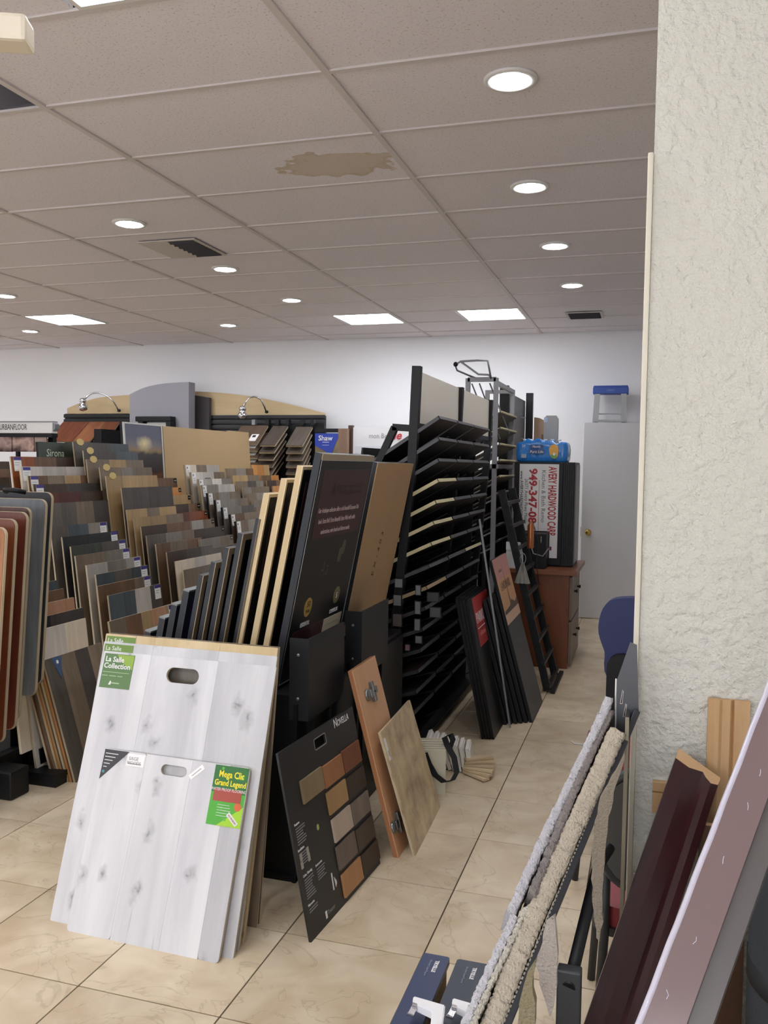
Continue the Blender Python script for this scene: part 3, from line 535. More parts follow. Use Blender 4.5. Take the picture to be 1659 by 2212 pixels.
a = P(512, 612); text('N', .046, WTXT, t, a[0], a[1], sx=.85); text('OVELLA', .034, WTXT, t, a[0]+.029, a[1], sx=.85); 
for x, y, x2, n, hd in ((240, 1285, 290, 7, 'Features'), (265, 1460, 330, 5, 'Installation'), (300, 1635, 380, 8, 'Color, Glossing'), (335, 1835, 400, 2, 'Warranties'), (385, 1560, 425, 5, 'Accessories')):
    a = P(x, y); b = P(x2+70, y-50); text(hd, .012, WTXT, t, a[0], a[1], sx=.85)
    for j in range(n): obj('printed_line', box(a[0]+.004, a[0]+.05+.02*R.random(), -.0006, 0, a[1]-.012-.0085*j, a[1]-.009-.0085*j), GREYM, t)
for x, y in ((285, 1490), (330, 1445), (340, 1490), (293, 1545)): a = P(x, y); obj('pictogram', box(a[0]-.008, a[0]+.008, -.0006, 0, a[1]-.012, a[1]+.012), mat('pict_grey', 'a9a69a', .6), t)
a = P(400, 1285); obj('lime_emblem', plate([rrect(a[0]-.008, a[0]+.008, a[1]-.01, a[1]+.01, .0075)], -.0006, .0006), mat('lime_dot', 'a7b568', .5), t)
a, b = P(490, 1600), P(508, 1715); obj('profile_strip', plate([[(a[0]-.002, a[1]), (a[0]+.006, a[1]), (b[0]+.006, b[1]), (b[0]-.002, b[1])]], -.0008, .0006), WHT, t); a, b = P(512, 1620), P(525, 1695); obj('profile_strip', plate([[(a[0]-.004, a[1]), (a[0]+.01, a[1]-.02), (b[0]+.01, b[1]+.01), (b[0]-.002, b[1])]], -.0008, .0006), WHT, t)
a = P(470, 1885); text('Trucor', .02, GREYM, t, a[0], a[1]); obj('maker_emblem', box(a[0]-.016, a[0]-.004, -.0006, 0, a[1]-.006, a[1]+.018), WHT, t)

HINGE = mat('hinge_steel', '8e9190', .3, .9)
def hinge(t, x, z, s=1.):
    h = obj('hinge', join([box(x-.012*s, x+.03*s, -.014, 0, z-.011*s, z+.011*s, .002), box(x+.008*s, x+.024*s, -.016, 0, z-.028*s, z+.028*s, .002), box(x+.03*s, x+.05*s, -.012, 0, z-.009*s, z+.009*s, .002)]), HINGE, t)
    obj('hinge_cup', lathe([(.016*s, 0), (.017*s, .004), (.012*s, .01), (.003, .012)], 14), HINGE, h, Matrix.Translation((x-.022*s, 0, z)) @ Matrix.Rotation(math.pi/2, 4, 'X')); obj('screw', lathe([(.003, 0), (.003, .003)], 8), BLK, h, Matrix.Translation((x+.016*s, -.016, z)) @ Matrix.Rotation(math.pi/2, 4, 'X'))
ODOOR = wood('orange_door', 'c89770', 'd9ad88', .45, sc=2, var=.02); ODE = mat('orange_door_edge', 'a8734c', .5)
M = frame((-.9, 3.2, 0), (0, 1, 0), (-.2, 0, .723)); t = thing('cabinet_door', 'narrow orange cabinet door with steel hinges leaning on the black rack', 'cabinet door', M)
obj('face', box(0, .29, 0, .004, 0, .75), ODOOR, t); obj('core', box(0, .29, .004, .021, 0, .75), ODE, t); a = onplane(800, 1496, M); hinge(t, a[0]-.01, a[1], 1.45); a = onplane(868, 1790, M); hinge(t, .05, .115, 1.45)
STN = bpy.data.materials.new('beige_stone_tile'); STN.use_nodes = True
def _sn():
    nt = STN.node_tree; b = nt.nodes['Principled BSDF']; L = nt.links.new; N = nt.nodes.new; tc = N('ShaderNodeTexCoord'); n = N('ShaderNodeTexNoise'); n.inputs['Scale'].default_value = 8; n.inputs['Detail'].default_value = 9; n.inputs['Roughness'].default_value = .62; n.inputs['Distortion'].default_value = .25; L(tc.outputs['Object'], n.inputs['Vector'])
    cr = N('ShaderNodeValToRGB'); e = cr.color_ramp.elements; e[0].position = .34; e[1].position = .66; e[0].color = (*hexc('927a62'), 1); e[1].color = (*hexc('d6c49e'), 1); k = e.new(.5); k.color = (*hexc('bfa983'), 1); L(n.outputs['Fac'], cr.inputs[0]); L(cr.outputs[0], b.inputs['Base Color']); b.inputs['Roughness'].default_value = .3
_sn()
M = frame((-.842, 3.238, 0), (-.022, .52, 0), (-.153, 0, .476)); t = thing('stone_tile', 'beige stone floor tile leaning in front of the orange cabinet door', 'tile', M)
obj('glazed_face', box(0, .515, 0, .006, 0, .5, .001), STN, t); obj('tile_body', box(0, .515, .006, .011, 0, .5), mat('tile_bisque', 'c9bda6', .8), t); q = obj('paper_sticker', box(.012, .035, -.0006, 0, .38, .47), WHT, t); obj('loop_mark', tube([(.02, -.001, .4), (.028, -.001, .395), (.03, -.001, .41), (.022, -.001, .42)], .001, 6, True), GREYM, q)

# ------------------------------------------------------------------ black bin with framed boards
DNAV = mat('navy_face', '1d1d33', .35); DPUR = mat('purple_face', '312a55', .4); BFACE = mat('black_face', '121315', .22); DEDGE = mat('dark_blue_edge', '1f242b', .45); TANB = mat('tan_border', '8b7a60', .55); CREDGE = mat('cream_edge', 'c9b48d', .55); GREYTOP = mat('grey_top_edge', '7c8180', .5); MAR = mat('maroon_face', '3a1f24', .25)
BW = .6
def framed(tl, lab, style, lean=-11., H=.885, W=BW, k=0):
    M = yframe(tl, lean, H); t = thing('framed_sample_board', lab, 'sample board', M, 'framed boards standing in the black bin')
    if style == 'navy':
        obj('body', box(0, W, .003, .026, 0, H-.006), DEDGE, t); obj('top_edge', box(0, W, 0, .026, H-.006, H), GREYTOP, t); obj('face', box(.03, W-.03, 0, .003, .02, H-.03), (DPUR if k == 3 else DNAV), t); obj('border', plate([[(0, 0), (W, 0), (W, H-.006), (0, H-.006)], [(.03, .02), (W-.03, .02), (W-.03, H-.03), (.03, H-.03)]], 0, .003), DEDGE, t)
    elif style == 'tan':
        obj('body', box(0, W, .003, .022, 0, H), DEDGE, t); obj('border', plate([[(0, 0), (W, 0), (W, H), (0, H)], [(.03, .03), (W-.03, .03), (W-.03, H-.025), (.03, H-.025)]], 0, .003), TANB, t); obj('face', box(.03, W-.03, .001, .003, .03, H-.025), BFACE, t)
    elif style == 'cream':
        obj('body', box(0, W, .003, .024, 0, H), CREDGE, t); obj('border', plate([[(0, 0), (W, 0), (W, H), (0, H)], [(.012, .012), (W-.012, .012), (W-.012, H-.012), (.012, H-.012)]], 0, .003), CREDGE, t); obj('face', box(.012, W-.012, .001, .003, .012, H-.012), BFACE, t); obj('maroon_panel', box(.06, W-.06, .0, .001, H-.35, H-.06), MAR, t)
        for j in range(3): obj('printed_line', box(.09, W-.09-.04*j, -.0006, 0, H-.24-.03*j, H-.228-.03*j), mat('dim_ink', '5b4a4c', .6), t)
    return t, M, H
BT = [(326, 1364), (357, 1335), (383, 1306), (409, 1276), (440, 1244), (467, 1216), (496, 1185), (526, 1154), (564, 1122)]; bottoms = []
for k, q in enumerate(BT):
    t, M, H = framed(atY(*q, 2.95), ['low navy framed board, leftmost in the black bin', 'navy framed board, second from the left in the black bin', 'navy framed board, third from the left in the black bin', 'framed board with a purple face in the black bin', 'tan bordered black board just right of the purple one', 'tan bordered black board, second right of the purple one', 'tan bordered black board, third right of the purple one', 'tan bordered black board, fourth right of the purple one', 'tan bordered black board next to the cream edged ones'][k], 'navy' if k < 4 else 'tan', k=k, H=min(.885, (atY(*q, 2.95).z-.03)/.9816)); bottoms.append((M.translation.x, M.translation.z))
for k, q in enumerate([(582, 1068), (620, 1036), (655, 1008)]):
    t, M, H = framed(atY(*q, 2.95), ['shortest cream edged board with a black face in the bin', 'middle one of three cream edged boards in the bin', 'tallest cream edged board, touching the big black poster board'][k], 'cream', k=k); bottoms.append((M.translation.x, M.translation.z))
# the large poster board
tl = atY(697, 980, 2.95); M = yframe(tl, -11, .885); H, W = .885, .62; P = lambda x, y: onplane(x, y, M); bottoms.append((M.translation.x, M.translation.z))
t = thing('poster_board', 'tall black and maroon poster board with gold seals in the bin', 'poster board', M)
obj('body', box(0, W, .003, .03, 0, H), DEDGE, t); obj('top_strip', box(.004, W-.004, -.001, .003, H-.022, H), mat('champagne_strip', 'a3947a', .4), t); obj('face', box(.004, W-.004, 0, .003, 0, H-.022), mat('poster_black', '121214', .42, spec=.3), t)
obj('silver_border', plate([rrect(.004, W-.004, .004, H-.022, .001, 1), rrect(.007, W-.007, .007, H-.025, .001, 1)], -.001, .001), mat('silver_line', 'a9aaa8', .3, .6), t)
obj('maroon_panel', box(.05, W-.03, -.0008, 0, .56, H-.06), mat('poster_maroon', '3a1a20', .4, spec=.3), t); obj('lower_maroon_panel', box(.05, W-.12, -.0008, 0, .06, .2), mat('poster_maroon', '472329'), t)
text('Artistique', .085, mat('faint_ink', '2a1519', .4), t, .15, H-.16, shear=.3); PINK = mat('pale_pink_ink', 'bfa9a8', .6)
for j, s in enumerate(('Our Artistique collection offers a rich beautiful European Oak', 'look. Extra Bold. Extra Beautiful. Extra Wide with subtle', 'undertations, wire brush and distress marks.')): text(s, .027, PINK, t, .3, .66-.042*j, align='CENTER', sx=.68, y=-.0014)
GOLD = mat('gold_seal', 'b8973a', .3, .4); DGOLD = mat('dark_seal', '6d6442', .4)
for (cx, cz, rr, m, s1, s2, cap) in ((.155, .285, .038, GOLD, '50', 'YEAR', 'RESIDENTIAL'), (.47, .29, .036, DGOLD, '5', '', 'COMMERCIAL')):
    sdisc = obj('seal', plate([rrect(cx-rr, cx+rr, cz-rr, cz+rr, rr*.99, 8)], -.0016, .0016), m, t); text(s1, .034, DKTXT if s2 else WTXT, sdisc, cx, cz+(.002 if s2 else -.012), y=-.0022, align='CENTER'); 
    if s2: text(s2, .018, DKTXT, sdisc, cx, cz-.022, y=-.0022, align='CENTER')
    text(cap, .026, WTXT, t, cx, cz-.075, y=-.0012, align='CENTER', sx=.62)
q = obj('spec_card', box(.37, .58, -.003, -.001, .06, .2), mat('pale_card', 'b9b39d', .5), t)
for j in range(4): obj('printed_line', box(.385, .54-.02*j, -.0036, -.003, .17-.03*j, .174-.03*j), GREYM, q)
q = obj('brand_strip', box(.07, .22, -.0018, -.0008, .085, .105), WHT, t); obj('printed_line', box(.08, .2, -.0024, -.0018, .092, .098), DKTXT, q)
for a, b in (((.34, .5)), ((.4, .47))): obj('faint_emblem', plate([rrect(.42-.03*(a > .35), .46-.03*(a > .35), b-.03, b+.03, .018, 5)], -.001, .001), mat('faint_gold', '4c4630', .4), t)
text('Aa', .09, mat('faint_black', '0d0d0f', .3), t, .2, .4, shear=.3)
# second bay: hardboard backed board and dark ones behind it
for k in range(4):
    tl = atY(817, 1000, 3.68) + V((-.035*k, 0, -.03*k)) if k else atY(817, 1000, 3.68)
    Hk = .80; M = yframe(tl, -11, Hk)
    t = thing('framed_sample_board', ['plain brown hardboard panel with pencilled writing in the bin', 'dark framed board just behind the brown hardboard panel', 'dark framed board, second behind the brown hardboard panel', 'dark framed board, third behind the brown hardboard panel'][k], 'sample board', M, 'boards in the second bay of the black bin')
    obj('body', box(0, .6, .004, .03, 0, Hk), DEDGE, t); obj('face', box(.0, .6, 0, .004, 0, Hk), HARD if k == 0 else BFACE, t)
    if k == 0:
        o = text('E X - 4 0 3', .05, mat('pencil', '4d3d2c', .8), t, .27, .25, rot=math.radians(80), y=-.0006); o['label'] = 'pencilled writing'
    bottoms2 = (M.translation.x, M.translation.z) if k == 0 else bottoms2
# the bin itself
st = thing('sample_bin', 'black bin stand holding the framed boards, with side brackets', 'display stand', (0, 0, 0))
bottoms.sort(); prof = [(bottoms[0][0]-.06, 0), (bottoms[0][0]-.06, .012)]
lastz = .012
for (xa, za) in bottoms:
    zz = max(.012, za-.012); prof += [(xa-.031, lastz), (xa-.031, zz)]; lastz = zz
prof += [(-1.215, lastz), (-1.215, 0)]
obj('stepped_bed', prismY(prof, 2.9, 3.58), BLK2, st); obj('second_bed', box(-1.75, -1.215, 3.62, 4.3, 0, bottoms2[1]-.07), BLK2, st)
obj('side_panel', box(-1.214, -1.2, 2.88, 4.28, 0, .66), BLK2, st); obj('front_panel', box(-2.0, -1.2, 2.885, 2.899, 0, .02), BLK2, st)
for y0, y1, z0, z1 in ((2.89, 3.27, .70, .90), (3.49, 3.88, .72, .905)):
    b_ = obj('side_bracket', join([box(-1.168, -1.16, y0, y1, z0-.1, z1), box(-1.235, -1.168, y0, y0+.006, z0-.1, z1), box(-1.235, -1.168, y1-.006, y1, z0-.1, z1-.05)]), mat('bracket_grey', '1a1c1f', .5, spec=.35), st)
    for zz in (z0-.02, z1-.06): obj('bolt', lathe([(.006, 0), (.006, .003), (.003, .005)], 10), STEEL, b_, Matrix.Translation((-1.2, y0, zz)) @ Matrix.Rotation(math.pi/2, 4, 'X'))
    for yy in (y0+.06, y1-.06): obj('bracket_post', box(-1.19, -1.17, yy, yy+.03, .1, z0), BLK2, st)

# ------------------------------------------------------------------ tall black slat rack with sloping sample planks
RY0, RY1 = 4.36, 5.86
rk = thing('slanted_shelf_rack', 'tall black shelf rack with cream header panels on the aisle', 'display rack', (0, 0, 0))
def postpts(y): return [(-1.33, y, 0), (-1.192, y, 1.54), (-1.175, y, 2.04)]
for y in (4.385, 5.44, 6.5):
    pp = postpts(y); obj('post', join([bar(pp[0], pp[1], .045, .045), bar(pp[1], (pp[2][0], y, 2.04 if y < 5 else 2.025), .045, .045)]), BLK, rk)
for y in (4.385, 6.5):
    obj('side_frame', join([bar((-1.19, y, 1.72), (-1.30, y, 1.727), .035), bar((-1.29, y, 1.727), (-1.40, y, 1.49), .035), bar((-1.40, y, 1.5), (-1.95, y, 0), .035), bar((-1.33, y, .04), (-1.95, y, .04), .035)]), BLK, rk)
for k, (y0, y1) in enumerate(((4.41, 5.415), (5.465, 6.475))):
    M = frame((-1.178, y0, 1.745), (0, 1, 0), (0, 0, 1)); obj('header_panel', box(0, y1-y0, 0, .012, 0, .275), CRM, rk, M)
    obj('header_rail', bar((-1.185, y0, 1.735), (-1.185, y1, 1.735), .03), BLK, rk)
obj('base_beam', bar((-1.33, 4.4, .03), (-1.33, 6.5, .03), .04), BLK, rk); obj('front_beam', bar((-1.93, 4.4, .03), (-1.93, 6.5, .03), .04), BLK, rk)
TZ = [1.77, 1.661, 1.552, 1.447, 1.336, 1.227, 1.118, 1.0, .888, .778, .668, .556, .445, .333, .22]
SHF = mat('dark_plank', '2c2a2a', .5, bump=.03); SHF2 = mat('dark_brown_plank', '3d342e', .5); CRE2 = mat('cream_plank_edge', 'c9bf98', .55); TANE = mat('tan_plank_edge', '9c8866', .55); GEDGE = mat('grey_plank_edge', '46474b', .5); GEDGE_SHADE = mat('shaded_plank_edge', '303134', .55)  # last edge colour has the shade of the lower tiers put into it
COLY = [(4.37, 4.80), (4.84, 5.29), (5.33, 5.85)]
for i, z in enumerate(TZ):
    for j, (y0, y1) in enumerate(COLY):
        X = -1.045 - max(0, 1.45-z)*.09 - .004*j
        th = math.radians(33 - i*1.2); u = V((math.cos(th), 0, math.sin(th))); Ln = .46
        M = frame(V((X, y0, z))-u*Ln, (0, 1, 0), u)
        cream = (j == 0 and i in (3, 4, 5, 6)) or (i, j) in ((7, 2),); tan = (i, j) == (8, 0)
        word = 'cream edged' if cream else 'tan edged' if tan else 'dark'
        t = thing('shelf_sample_plank', '%s sample plank, %s tier from the top, %s column of the tall black rack' % (word, 'top' if i == 0 else ORD[i], ['near', 'middle', 'far'][j]), 'sample plank', M, 'sloping planks of the tall black rack')
        obj('plank_body', box(.002, y1-y0-.002, .001, .017, 0, Ln-.004), (SHF, SHF2)[(i*3+j*2) % 4 == 0], t); obj('edge_band', join([box(0, .003, 0, .018, 0, Ln), box(0, y1-y0, 0, .018, Ln-.004, Ln)]), CRE2 if cream else TANE if tan else (GEDGE if i < 9 else GEDGE_SHADE), t)
    for y in (4.82, 5.31, 5.87):
        if i % 2 == 0: obj('shelf_hook', bar((-1.22, y, z-.14), (-1.10, y, z-.075), .008), BLK, rk)
me = bpy.data.meshes.new('sheet'); me.from_pydata([(-1.66, RY0+.05, .05), (-1.66, 6.5, .05), (-1.47, 6.5, 1.62), (-1.47, RY0+.05, 1.62), (-1.67, RY0+.05, .05), (-1.67, 6.5, .05), (-1.48, 6.5, 1.62), (-1.48, RY0+.05, 1.62)], [], [(0, 1, 2, 3), (7, 6, 5, 4), (0, 4, 5, 1), (1, 5, 6, 2), (2, 6, 7, 3), (3, 7, 4, 0)]); obj('dark_fill_sheet', me, BLK, rk)  # black sheets and deck added so the rack's inside reads dark
obj('dark_fill_deck', box(-1.66, -1.13, 4.42, 6.48, .05, .062), BLK, rk)
me = bpy.data.meshes.new('endsheet'); me.from_pydata([(x, y, z) for y in (5.9, 5.91) for x, z in ((-1.66, .06), (-1.2, .06), (-1.16, 1.62), (-1.47, 1.62))], [], [(0, 1, 2, 3), (7, 6, 5, 4), (0, 4, 5, 1), (1, 5, 6, 2), (2, 6, 7, 3), (3, 7, 4, 0)]); obj('dark_fill_end', me, BLK, rk)
for i, z in enumerate(TZ):
    obj('shelf_bar', bar((-1.36, RY0+.03, z-.26), (-1.36, RY1, z-.26), .012), BLK, rk)
# white and pink sample cards showing low between the planks
for k, (px, py, w_, h_, hx) in enumerate([(861, 1260, 16, 18, 'b9bcc0'), (858, 1297, 16, 22, 'aeb2b8'), (858, 1340, 19, 26, '8d8480'), (857, 1375, 18, 22, 'c29a94'), (855, 1415, 14, 14, 'c7c0c6'), (903, 1275, 10, 20, 'b4b8bd'), (902, 1313, 11, 26, 'a8adb3'), (901, 1350, 11, 24, 'a3a9ae'), (904, 1382, 13, 14, '9aa3a4'), (880, 1399, 9, 12, 'c79aa0'), (935, 1290, 24, 18, '565a5e'), (940, 1323, 22, 20, '6d7276')]):
    p = atY(px, py, 4.33); s_ = (p-CAM).length/FPX; w2, h2 = w_*s_, h_*s_
    t = thing('swatch_card', '%s swatch card, %s of the cards hanging low on the tall black rack' % ('pink' if hx in ('c29a94', 'c79aa0') else 'pale grey', 'first' if k == 0 else ORD[k]), 'swatch card', frame(p-V((w2/2, 0, h2/2)), (1, 0, 0), (0, 0, 1)), 'small cards hanging on the tall black rack')
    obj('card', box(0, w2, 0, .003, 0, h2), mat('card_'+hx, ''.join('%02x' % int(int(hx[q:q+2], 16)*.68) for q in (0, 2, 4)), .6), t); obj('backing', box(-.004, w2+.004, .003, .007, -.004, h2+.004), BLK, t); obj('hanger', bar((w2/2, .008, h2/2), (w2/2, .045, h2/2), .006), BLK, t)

# grey metal rack beyond it
gr = thing('grey_metal_rack', 'grey square tube rack behind the tall black rack', 'display rack', (0, 0, 0))
for (x, y) in ((-1.17, 6.72), (-1.39, 6.72), (-1.17, 7.56), (-1.39, 7.56)): obj('post', bar((x, y, 0), (x, y, 2.21 if y < 7 else 2.19), .034, .034), GREYM, gr)
obj('top_rail', join([bar((-1.39, 6.72, 2.2), (-1.17, 6.72, 2.2), .034), bar((-1.17, 6.72, 2.175), (-1.17, 7.56, 2.175), .03), bar((-1.39, 7.56, 2.175), (-1.17, 7.56, 2.175), .03)]), GREYM, gr)
obj('mid_rail', join([bar((-1.17, 6.72, 1.53), (-1.17, 7.56, 1.53), .034), bar((-1.14, 6.72, 1.53), (-1.39, 6.72, 1.53), .034)]), GREYM, gr)
for k, s in enumerate(((0, 0), (.05, -.1))):
    obj('wire_arm', tube([V((-1.30, 6.72, 2.20)), V((-1.40, 6.70, 2.24)), V((-1.47, 6.68, 2.27)), V((-1.485, 6.67, 2.31)), V((-1.44, 6.66, 2.335)), V((-1.30, 6.62+s[0], 2.335+s[1])), V((-1.22, 6.62+s[0], 2.33+s[1])), V((-1.20, 6.66, 2.2))], .008, 6), STEEL, gr)
obj('arm_ball', lathe([(.001, -.02), (.014, -.014), (.02, 0), (.014, .014), (.001, .02)], 12), BLK, gr, (-1.48, 6.67, 2.315))
obj('wire_brace', join([tube([(-1.36, 6.72, 2.17), (-1.21, 6.9, 1.75)], .006, 5), tube([(-1.30, 6.72, 2.17), (-1.17, 6.95, 1.75)], .006, 5), tube([(-1.22, 6.72, 2.17), (-1.12, 7.1, 1.8)], .006, 5)]), STEEL, gr)
obj('back_sheet', box(-1.46, -1.45, 6.72, 7.58, 0, 1.5), BLK, gr); obj('far_sheet', box(-1.45, -1.18, 7.585, 7.595, 0, 1.5), BLK, gr)
for i in range(9):
    z = 1.93-.125*i; M = frame((-1.42, 6.76, z-.14), (0, 1, 0), (.30, 0, .16))
    t = thing('shelf_sample_plank', '%s curled sample plank, %s from the top in the grey metal rack' % ('cream topped' if i < 6 else 'dark', 'first' if i == 0 else ORD[i]), 'sample plank', M, 'curled planks in the grey metal rack')
    obj('plank_body', box(0, .78, 0, .012, 0, .33), SHF2, t); obj('cream_layer', box(0, .78, .012, .016, 0, .33), CRE2 if i < 6 else GEDGE, t); obj('rolled_edge', tube([(0, .010, .33), (.4, .006, .334), (.78, .010, .33)], .009, 8), CRE2 if i < 6 else GEDGE, t)
    obj('rack_hook', bar((-1.40, 6.74, z-.15), (-1.17, 6.74, z-.03), .012), GREYM, gr)
# black uprights with grey panel beyond
bu = thing('black_upright_stand', 'black upright stand with a grey perforated panel near the back', 'display stand', (0, 0, 0))
obj('upright', box(-1.30, -1.225, 7.66, 7.72, 0, 2.24), BLK, bu); obj('upright', box(-1.20, -1.135, 8.60, 8.66, 0, 2.25), BLK, bu)
obj('grey_panel', box(-1.225, -1.205, 7.72, 8.6, .9, 2.17), mat('grey_slat_panel', '77787c', .5), bu); obj('lower_panel', box(-1.225, -1.205, 7.72, 8.6, 0, .9), BLK, bu)
for yy, zz in ((8.0, 2.02), (8.3, 2.0), (8.35, 1.8)): obj('peg', bar((-1.205, yy, zz), (-1.16, yy, zz-.01), .012), STEEL, bu)

# ------------------------------------------------------------------ boards leaning on the rack in the aisle
def lean_board(b0, W, top, H, T, name, label, cat, m, group=None, wv=(0, 1, 0)):
    u = V((top[0]-b0[0], 0, top[1])).normalized(); M = frame(b0, wv, u); t = thing(name, label, cat, M, group); return t, M, H
for k in range(4):
    t, M, H = lean_board((-.80-.018*k, 4.78-.004*k, 0), .56, (-.97-.018*k, .80), .80+.004*k, .016, 'leaning_display_board', ['black display board with a red label, front of the leaning group', 'black board right behind the red labelled one', 'black board, third in the red labelled group', 'black board, last in the red labelled group'][k], 'display board', BLK2, 'black boards leaning in the aisle')
    obj('panel', plate([rrect(0, .56, 0, H, .02, 5)], .003, .012), BLK2, t); obj('face', plate([rrect(.004, .556, .004, H-.004, .018, 5)], 0, .003), BLK2, t)
    if k == 0:
        q = obj('red_label', box(.1, .55, -.0015, 0, H-.29, H-.01), mat('red_label', 'a83232', .45), t); text('PARKLANE', .09, WTXT, q, .12, H-.16, y=-.0022, sx=.85); obj('printed_line', box(.12, .5, -.002, -.0015, H-.19, H-.186), WTXT, q); text('collection', .04, mat('pink_ink', 'cf7f7a', .6), q, .15, H-.235, y=-.0022)
DK = mat('dark_slate_board', '232428', .5)
for k in range(6):
    y0 = 5.19; x = -.64-.028*k
    t, M, H = lean_board((x, y0-.02*k, 0), .50, (x-.27, .97), (1.0, .80, .78, .76, .74, .72)[k], .016, 'leaning_display_board', ['tall dark board with a sunset city poster on top', 'dark board right behind the poster topped one', 'dark board, third behind the city poster', 'dark board, fourth behind the city poster', 'dark board, fifth behind the city poster', 'dark board, last of the poster group'][k], 'display board', DK, 'dark boards leaning past the red label')
    obj('panel', box(0, .50, .002, .02, 0, H), BLK2, t); obj('face', box(.003, .497, 0, .002, .003, H-.003), DK, t)
    if k == 0:
        q = obj('city_poster', box(.0, .5, -.003, 0, H-.34, H), mat('sunset_orange', 'b98a60', .5), t); obj('pink_sky', box(.0, .5, -.0036, -.003, H-.13, H), mat('sunset_pink', 'b58078', .5), q)
        text('LANDMARK', .075, mat('poster_dark', '5a4632', .6), q, .06, H-.2, y=-.004, sx=.85); text('collection', .03, mat('poster_dark', '5a4632'), q, .1, H-.09, y=-.004)
        obj('tower_shape', plate([[(.23, H-.31), (.27, H-.31), (.255, H-.2), (.25, H-.05), (.245, H-.2)]], -.0042, .0008), mat('poster_dark', '5a4632'), q); obj('dark_skyline', plate([[(.0, H-.34), (.5, H-.34), (.5, H-.29), (.4, H-.31), (.3, H-.28), (.2, H-.31), (.0, H-.32)]], -.0038, .0006), mat('skyline_dark', '4a3a2c', .6), q); obj('cream_strip', box(0, .5, -.004, 0, H-.40, H-.34), mat('poster_cream', 'c2a286', .6), t)
a = V((-.753, 5.05, 0)); b = V((-.96, 5.05, 1.22)); o = obj('metal_strip', bar(a, b, .022, .008, roll=(0, 1, 0)), STEEL); tag(o, 'thin grey metal strip leaning between the dark boards', 'metal strip')
# black ladder frame with hooks
lf = thing('ladder_display', 'black ladder shaped display frame leaning before the wooden cabinet', 'display stand', (0, 0, 0))
for y in (5.96, 6.42): obj('rail', bar((-.64, y, 0.01), (-.985, y, 1.37), .028, .05, roll=(0, 1, 0)), BLK, lf)
for k in range(9):
    f_ = .03+.113*k; obj('rung', bar((-.64-.345*f_+.02, 5.9, 1.37*f_), (-.64-.345*f_+.02, 6.5, 1.37*f_), .022, .022), BLK, lf)
obj('foot_bar', bar((-.60, 5.9, .012), (-.60, 6.52, .012), .03, .02), BLK, lf)
for k in range(7):
    o = None
sw = thing('swatch_chain', 'fan of grey swatch chips hanging from the ladder frame', 'swatches', (-.82, 5.9, .86))
obj('ring', tube([(.02*math.cos(a_), 0, .05+.035*math.sin(a_)) for a_ in [k*math.pi/6 for k in range(12)]], .003, 6, True), STEEL, sw)
for k in range(7): obj('chip', bar((0, 0, .02), (-.045+.015*k, -.01*(k % 2), -.12), .018, .003), mat('chip_grey', '8a8880', .5), sw)
cp = thing('copper_can', 'copper coloured spray can hanging by the black cabinet', 'can', (-.775, 5.93, .98)); obj('body', lathe([(.022, 0), (.023, .004), (.023, .15), (.018, .165), (.008, .17), (.008, .19), (.002, .19)], 18), mat('copper', 'a8663f', .3, .6), cp); obj('cord', tube([(.012, 0, .18), (.05, .02, .05), (.04, .03, -.1), (.06, .05, -.25)], .003, 6), DKTXT, cp)

# ------------------------------------------------------------------ sample books on the floor
PAPER = mat('ivory_paper', 'cfcab4', .7); PAPERW = mat('white_chip', 'dcd9d0', .6); STRAP = mat('black_strap', '17161a', .6)
bk = thing('swatch_book', 'thick ivory swatch book with a black strap handle on the floor', 'swatch book', Matrix.Translation((-1.0, 3.86, 0)) @ Matrix.Rotation(math.radians(18), 4, 'Z'))
for k in range(16): obj('leaf', box(0, .13, .011*k, .011*k+.006, 0, .21-.002*(k % 3)), PAPER, bk, Matrix.Rotation(math.radians(-1.5+.25*k), 4, 'X'))
def band(pts, wdir, w_, th=.003):
    pts = [V(p) for p in pts]; wd_ = V(wdir).normalized()*w_/2; vs = []; fs = []
    for i, p in enumerate(pts):
        tg = (pts[min(i+1, len(pts)-1)]-pts[max(i-1, 0)]).normalized(); n = tg.cross(wd_).normalized()*th/2
        vs += [tuple(p+wd_+n), tuple(p-wd_+n), tuple(p-wd_-n), tuple(p+wd_-n)]
    for i in range(len(pts)-1):
        for k in range(4): fs.append((4*i+k, 4*i+(k+1) % 4, 4*i+4+(k+1) % 4, 4*i+4+k))
    me = bpy.data.meshes.new('band'); me.from_pydata(vs, [], fs); return me
arc = [(.10+.075*math.sin(a_), -.02+.0*a_, .185-.17*(1-math.cos(a_))/2) for a_ in [math.pi*k/8 for k in range(9)]]
obj('strap', band([(.03, -.012, .20), (.05, -.016, .15), (.08, -.02, .10), (.12, -.024, .07), (.16, -.02, .075), (.18, -.01, .11), (.17, .02, .17), (.14, .06, .215), (.13, .1, .24), (.16, .12, .25), (.17, .09, .23), (.15, .05, .2)], (1, -.3, .5), .028), STRAP, bk); obj('rivet', lathe([(.005, 0), (.003, .002)], 10), CHROME, bk, Matrix.Translation((.033, -.016, .195)) @ Matrix.Rotation(math.pi/2, 4, 'X'))
for k in range(7):
    a_ = -.5+.13*k; M = Matrix.Translation((-.985+.026*k, 4.22-.004*k, .004)) @ Matrix.Rotation(math.radians(8), 4, 'Z') @ Matrix.Rotation(-.25+a_*.4, 4, 'Y')
    o = obj('moulding_chip', join([box(0, .018, 0, .16, 0, .16-.006*k), box(.018, .022, .01, .15, .02, .15-.006*k)]), PAPERW, None, M); tag(o, 'white moulding sample chip, %s in the fanned pile behind the strap' % ('first' if k == 0 else ORD[k]), 'sample chip', 'white moulding chips on the floor')
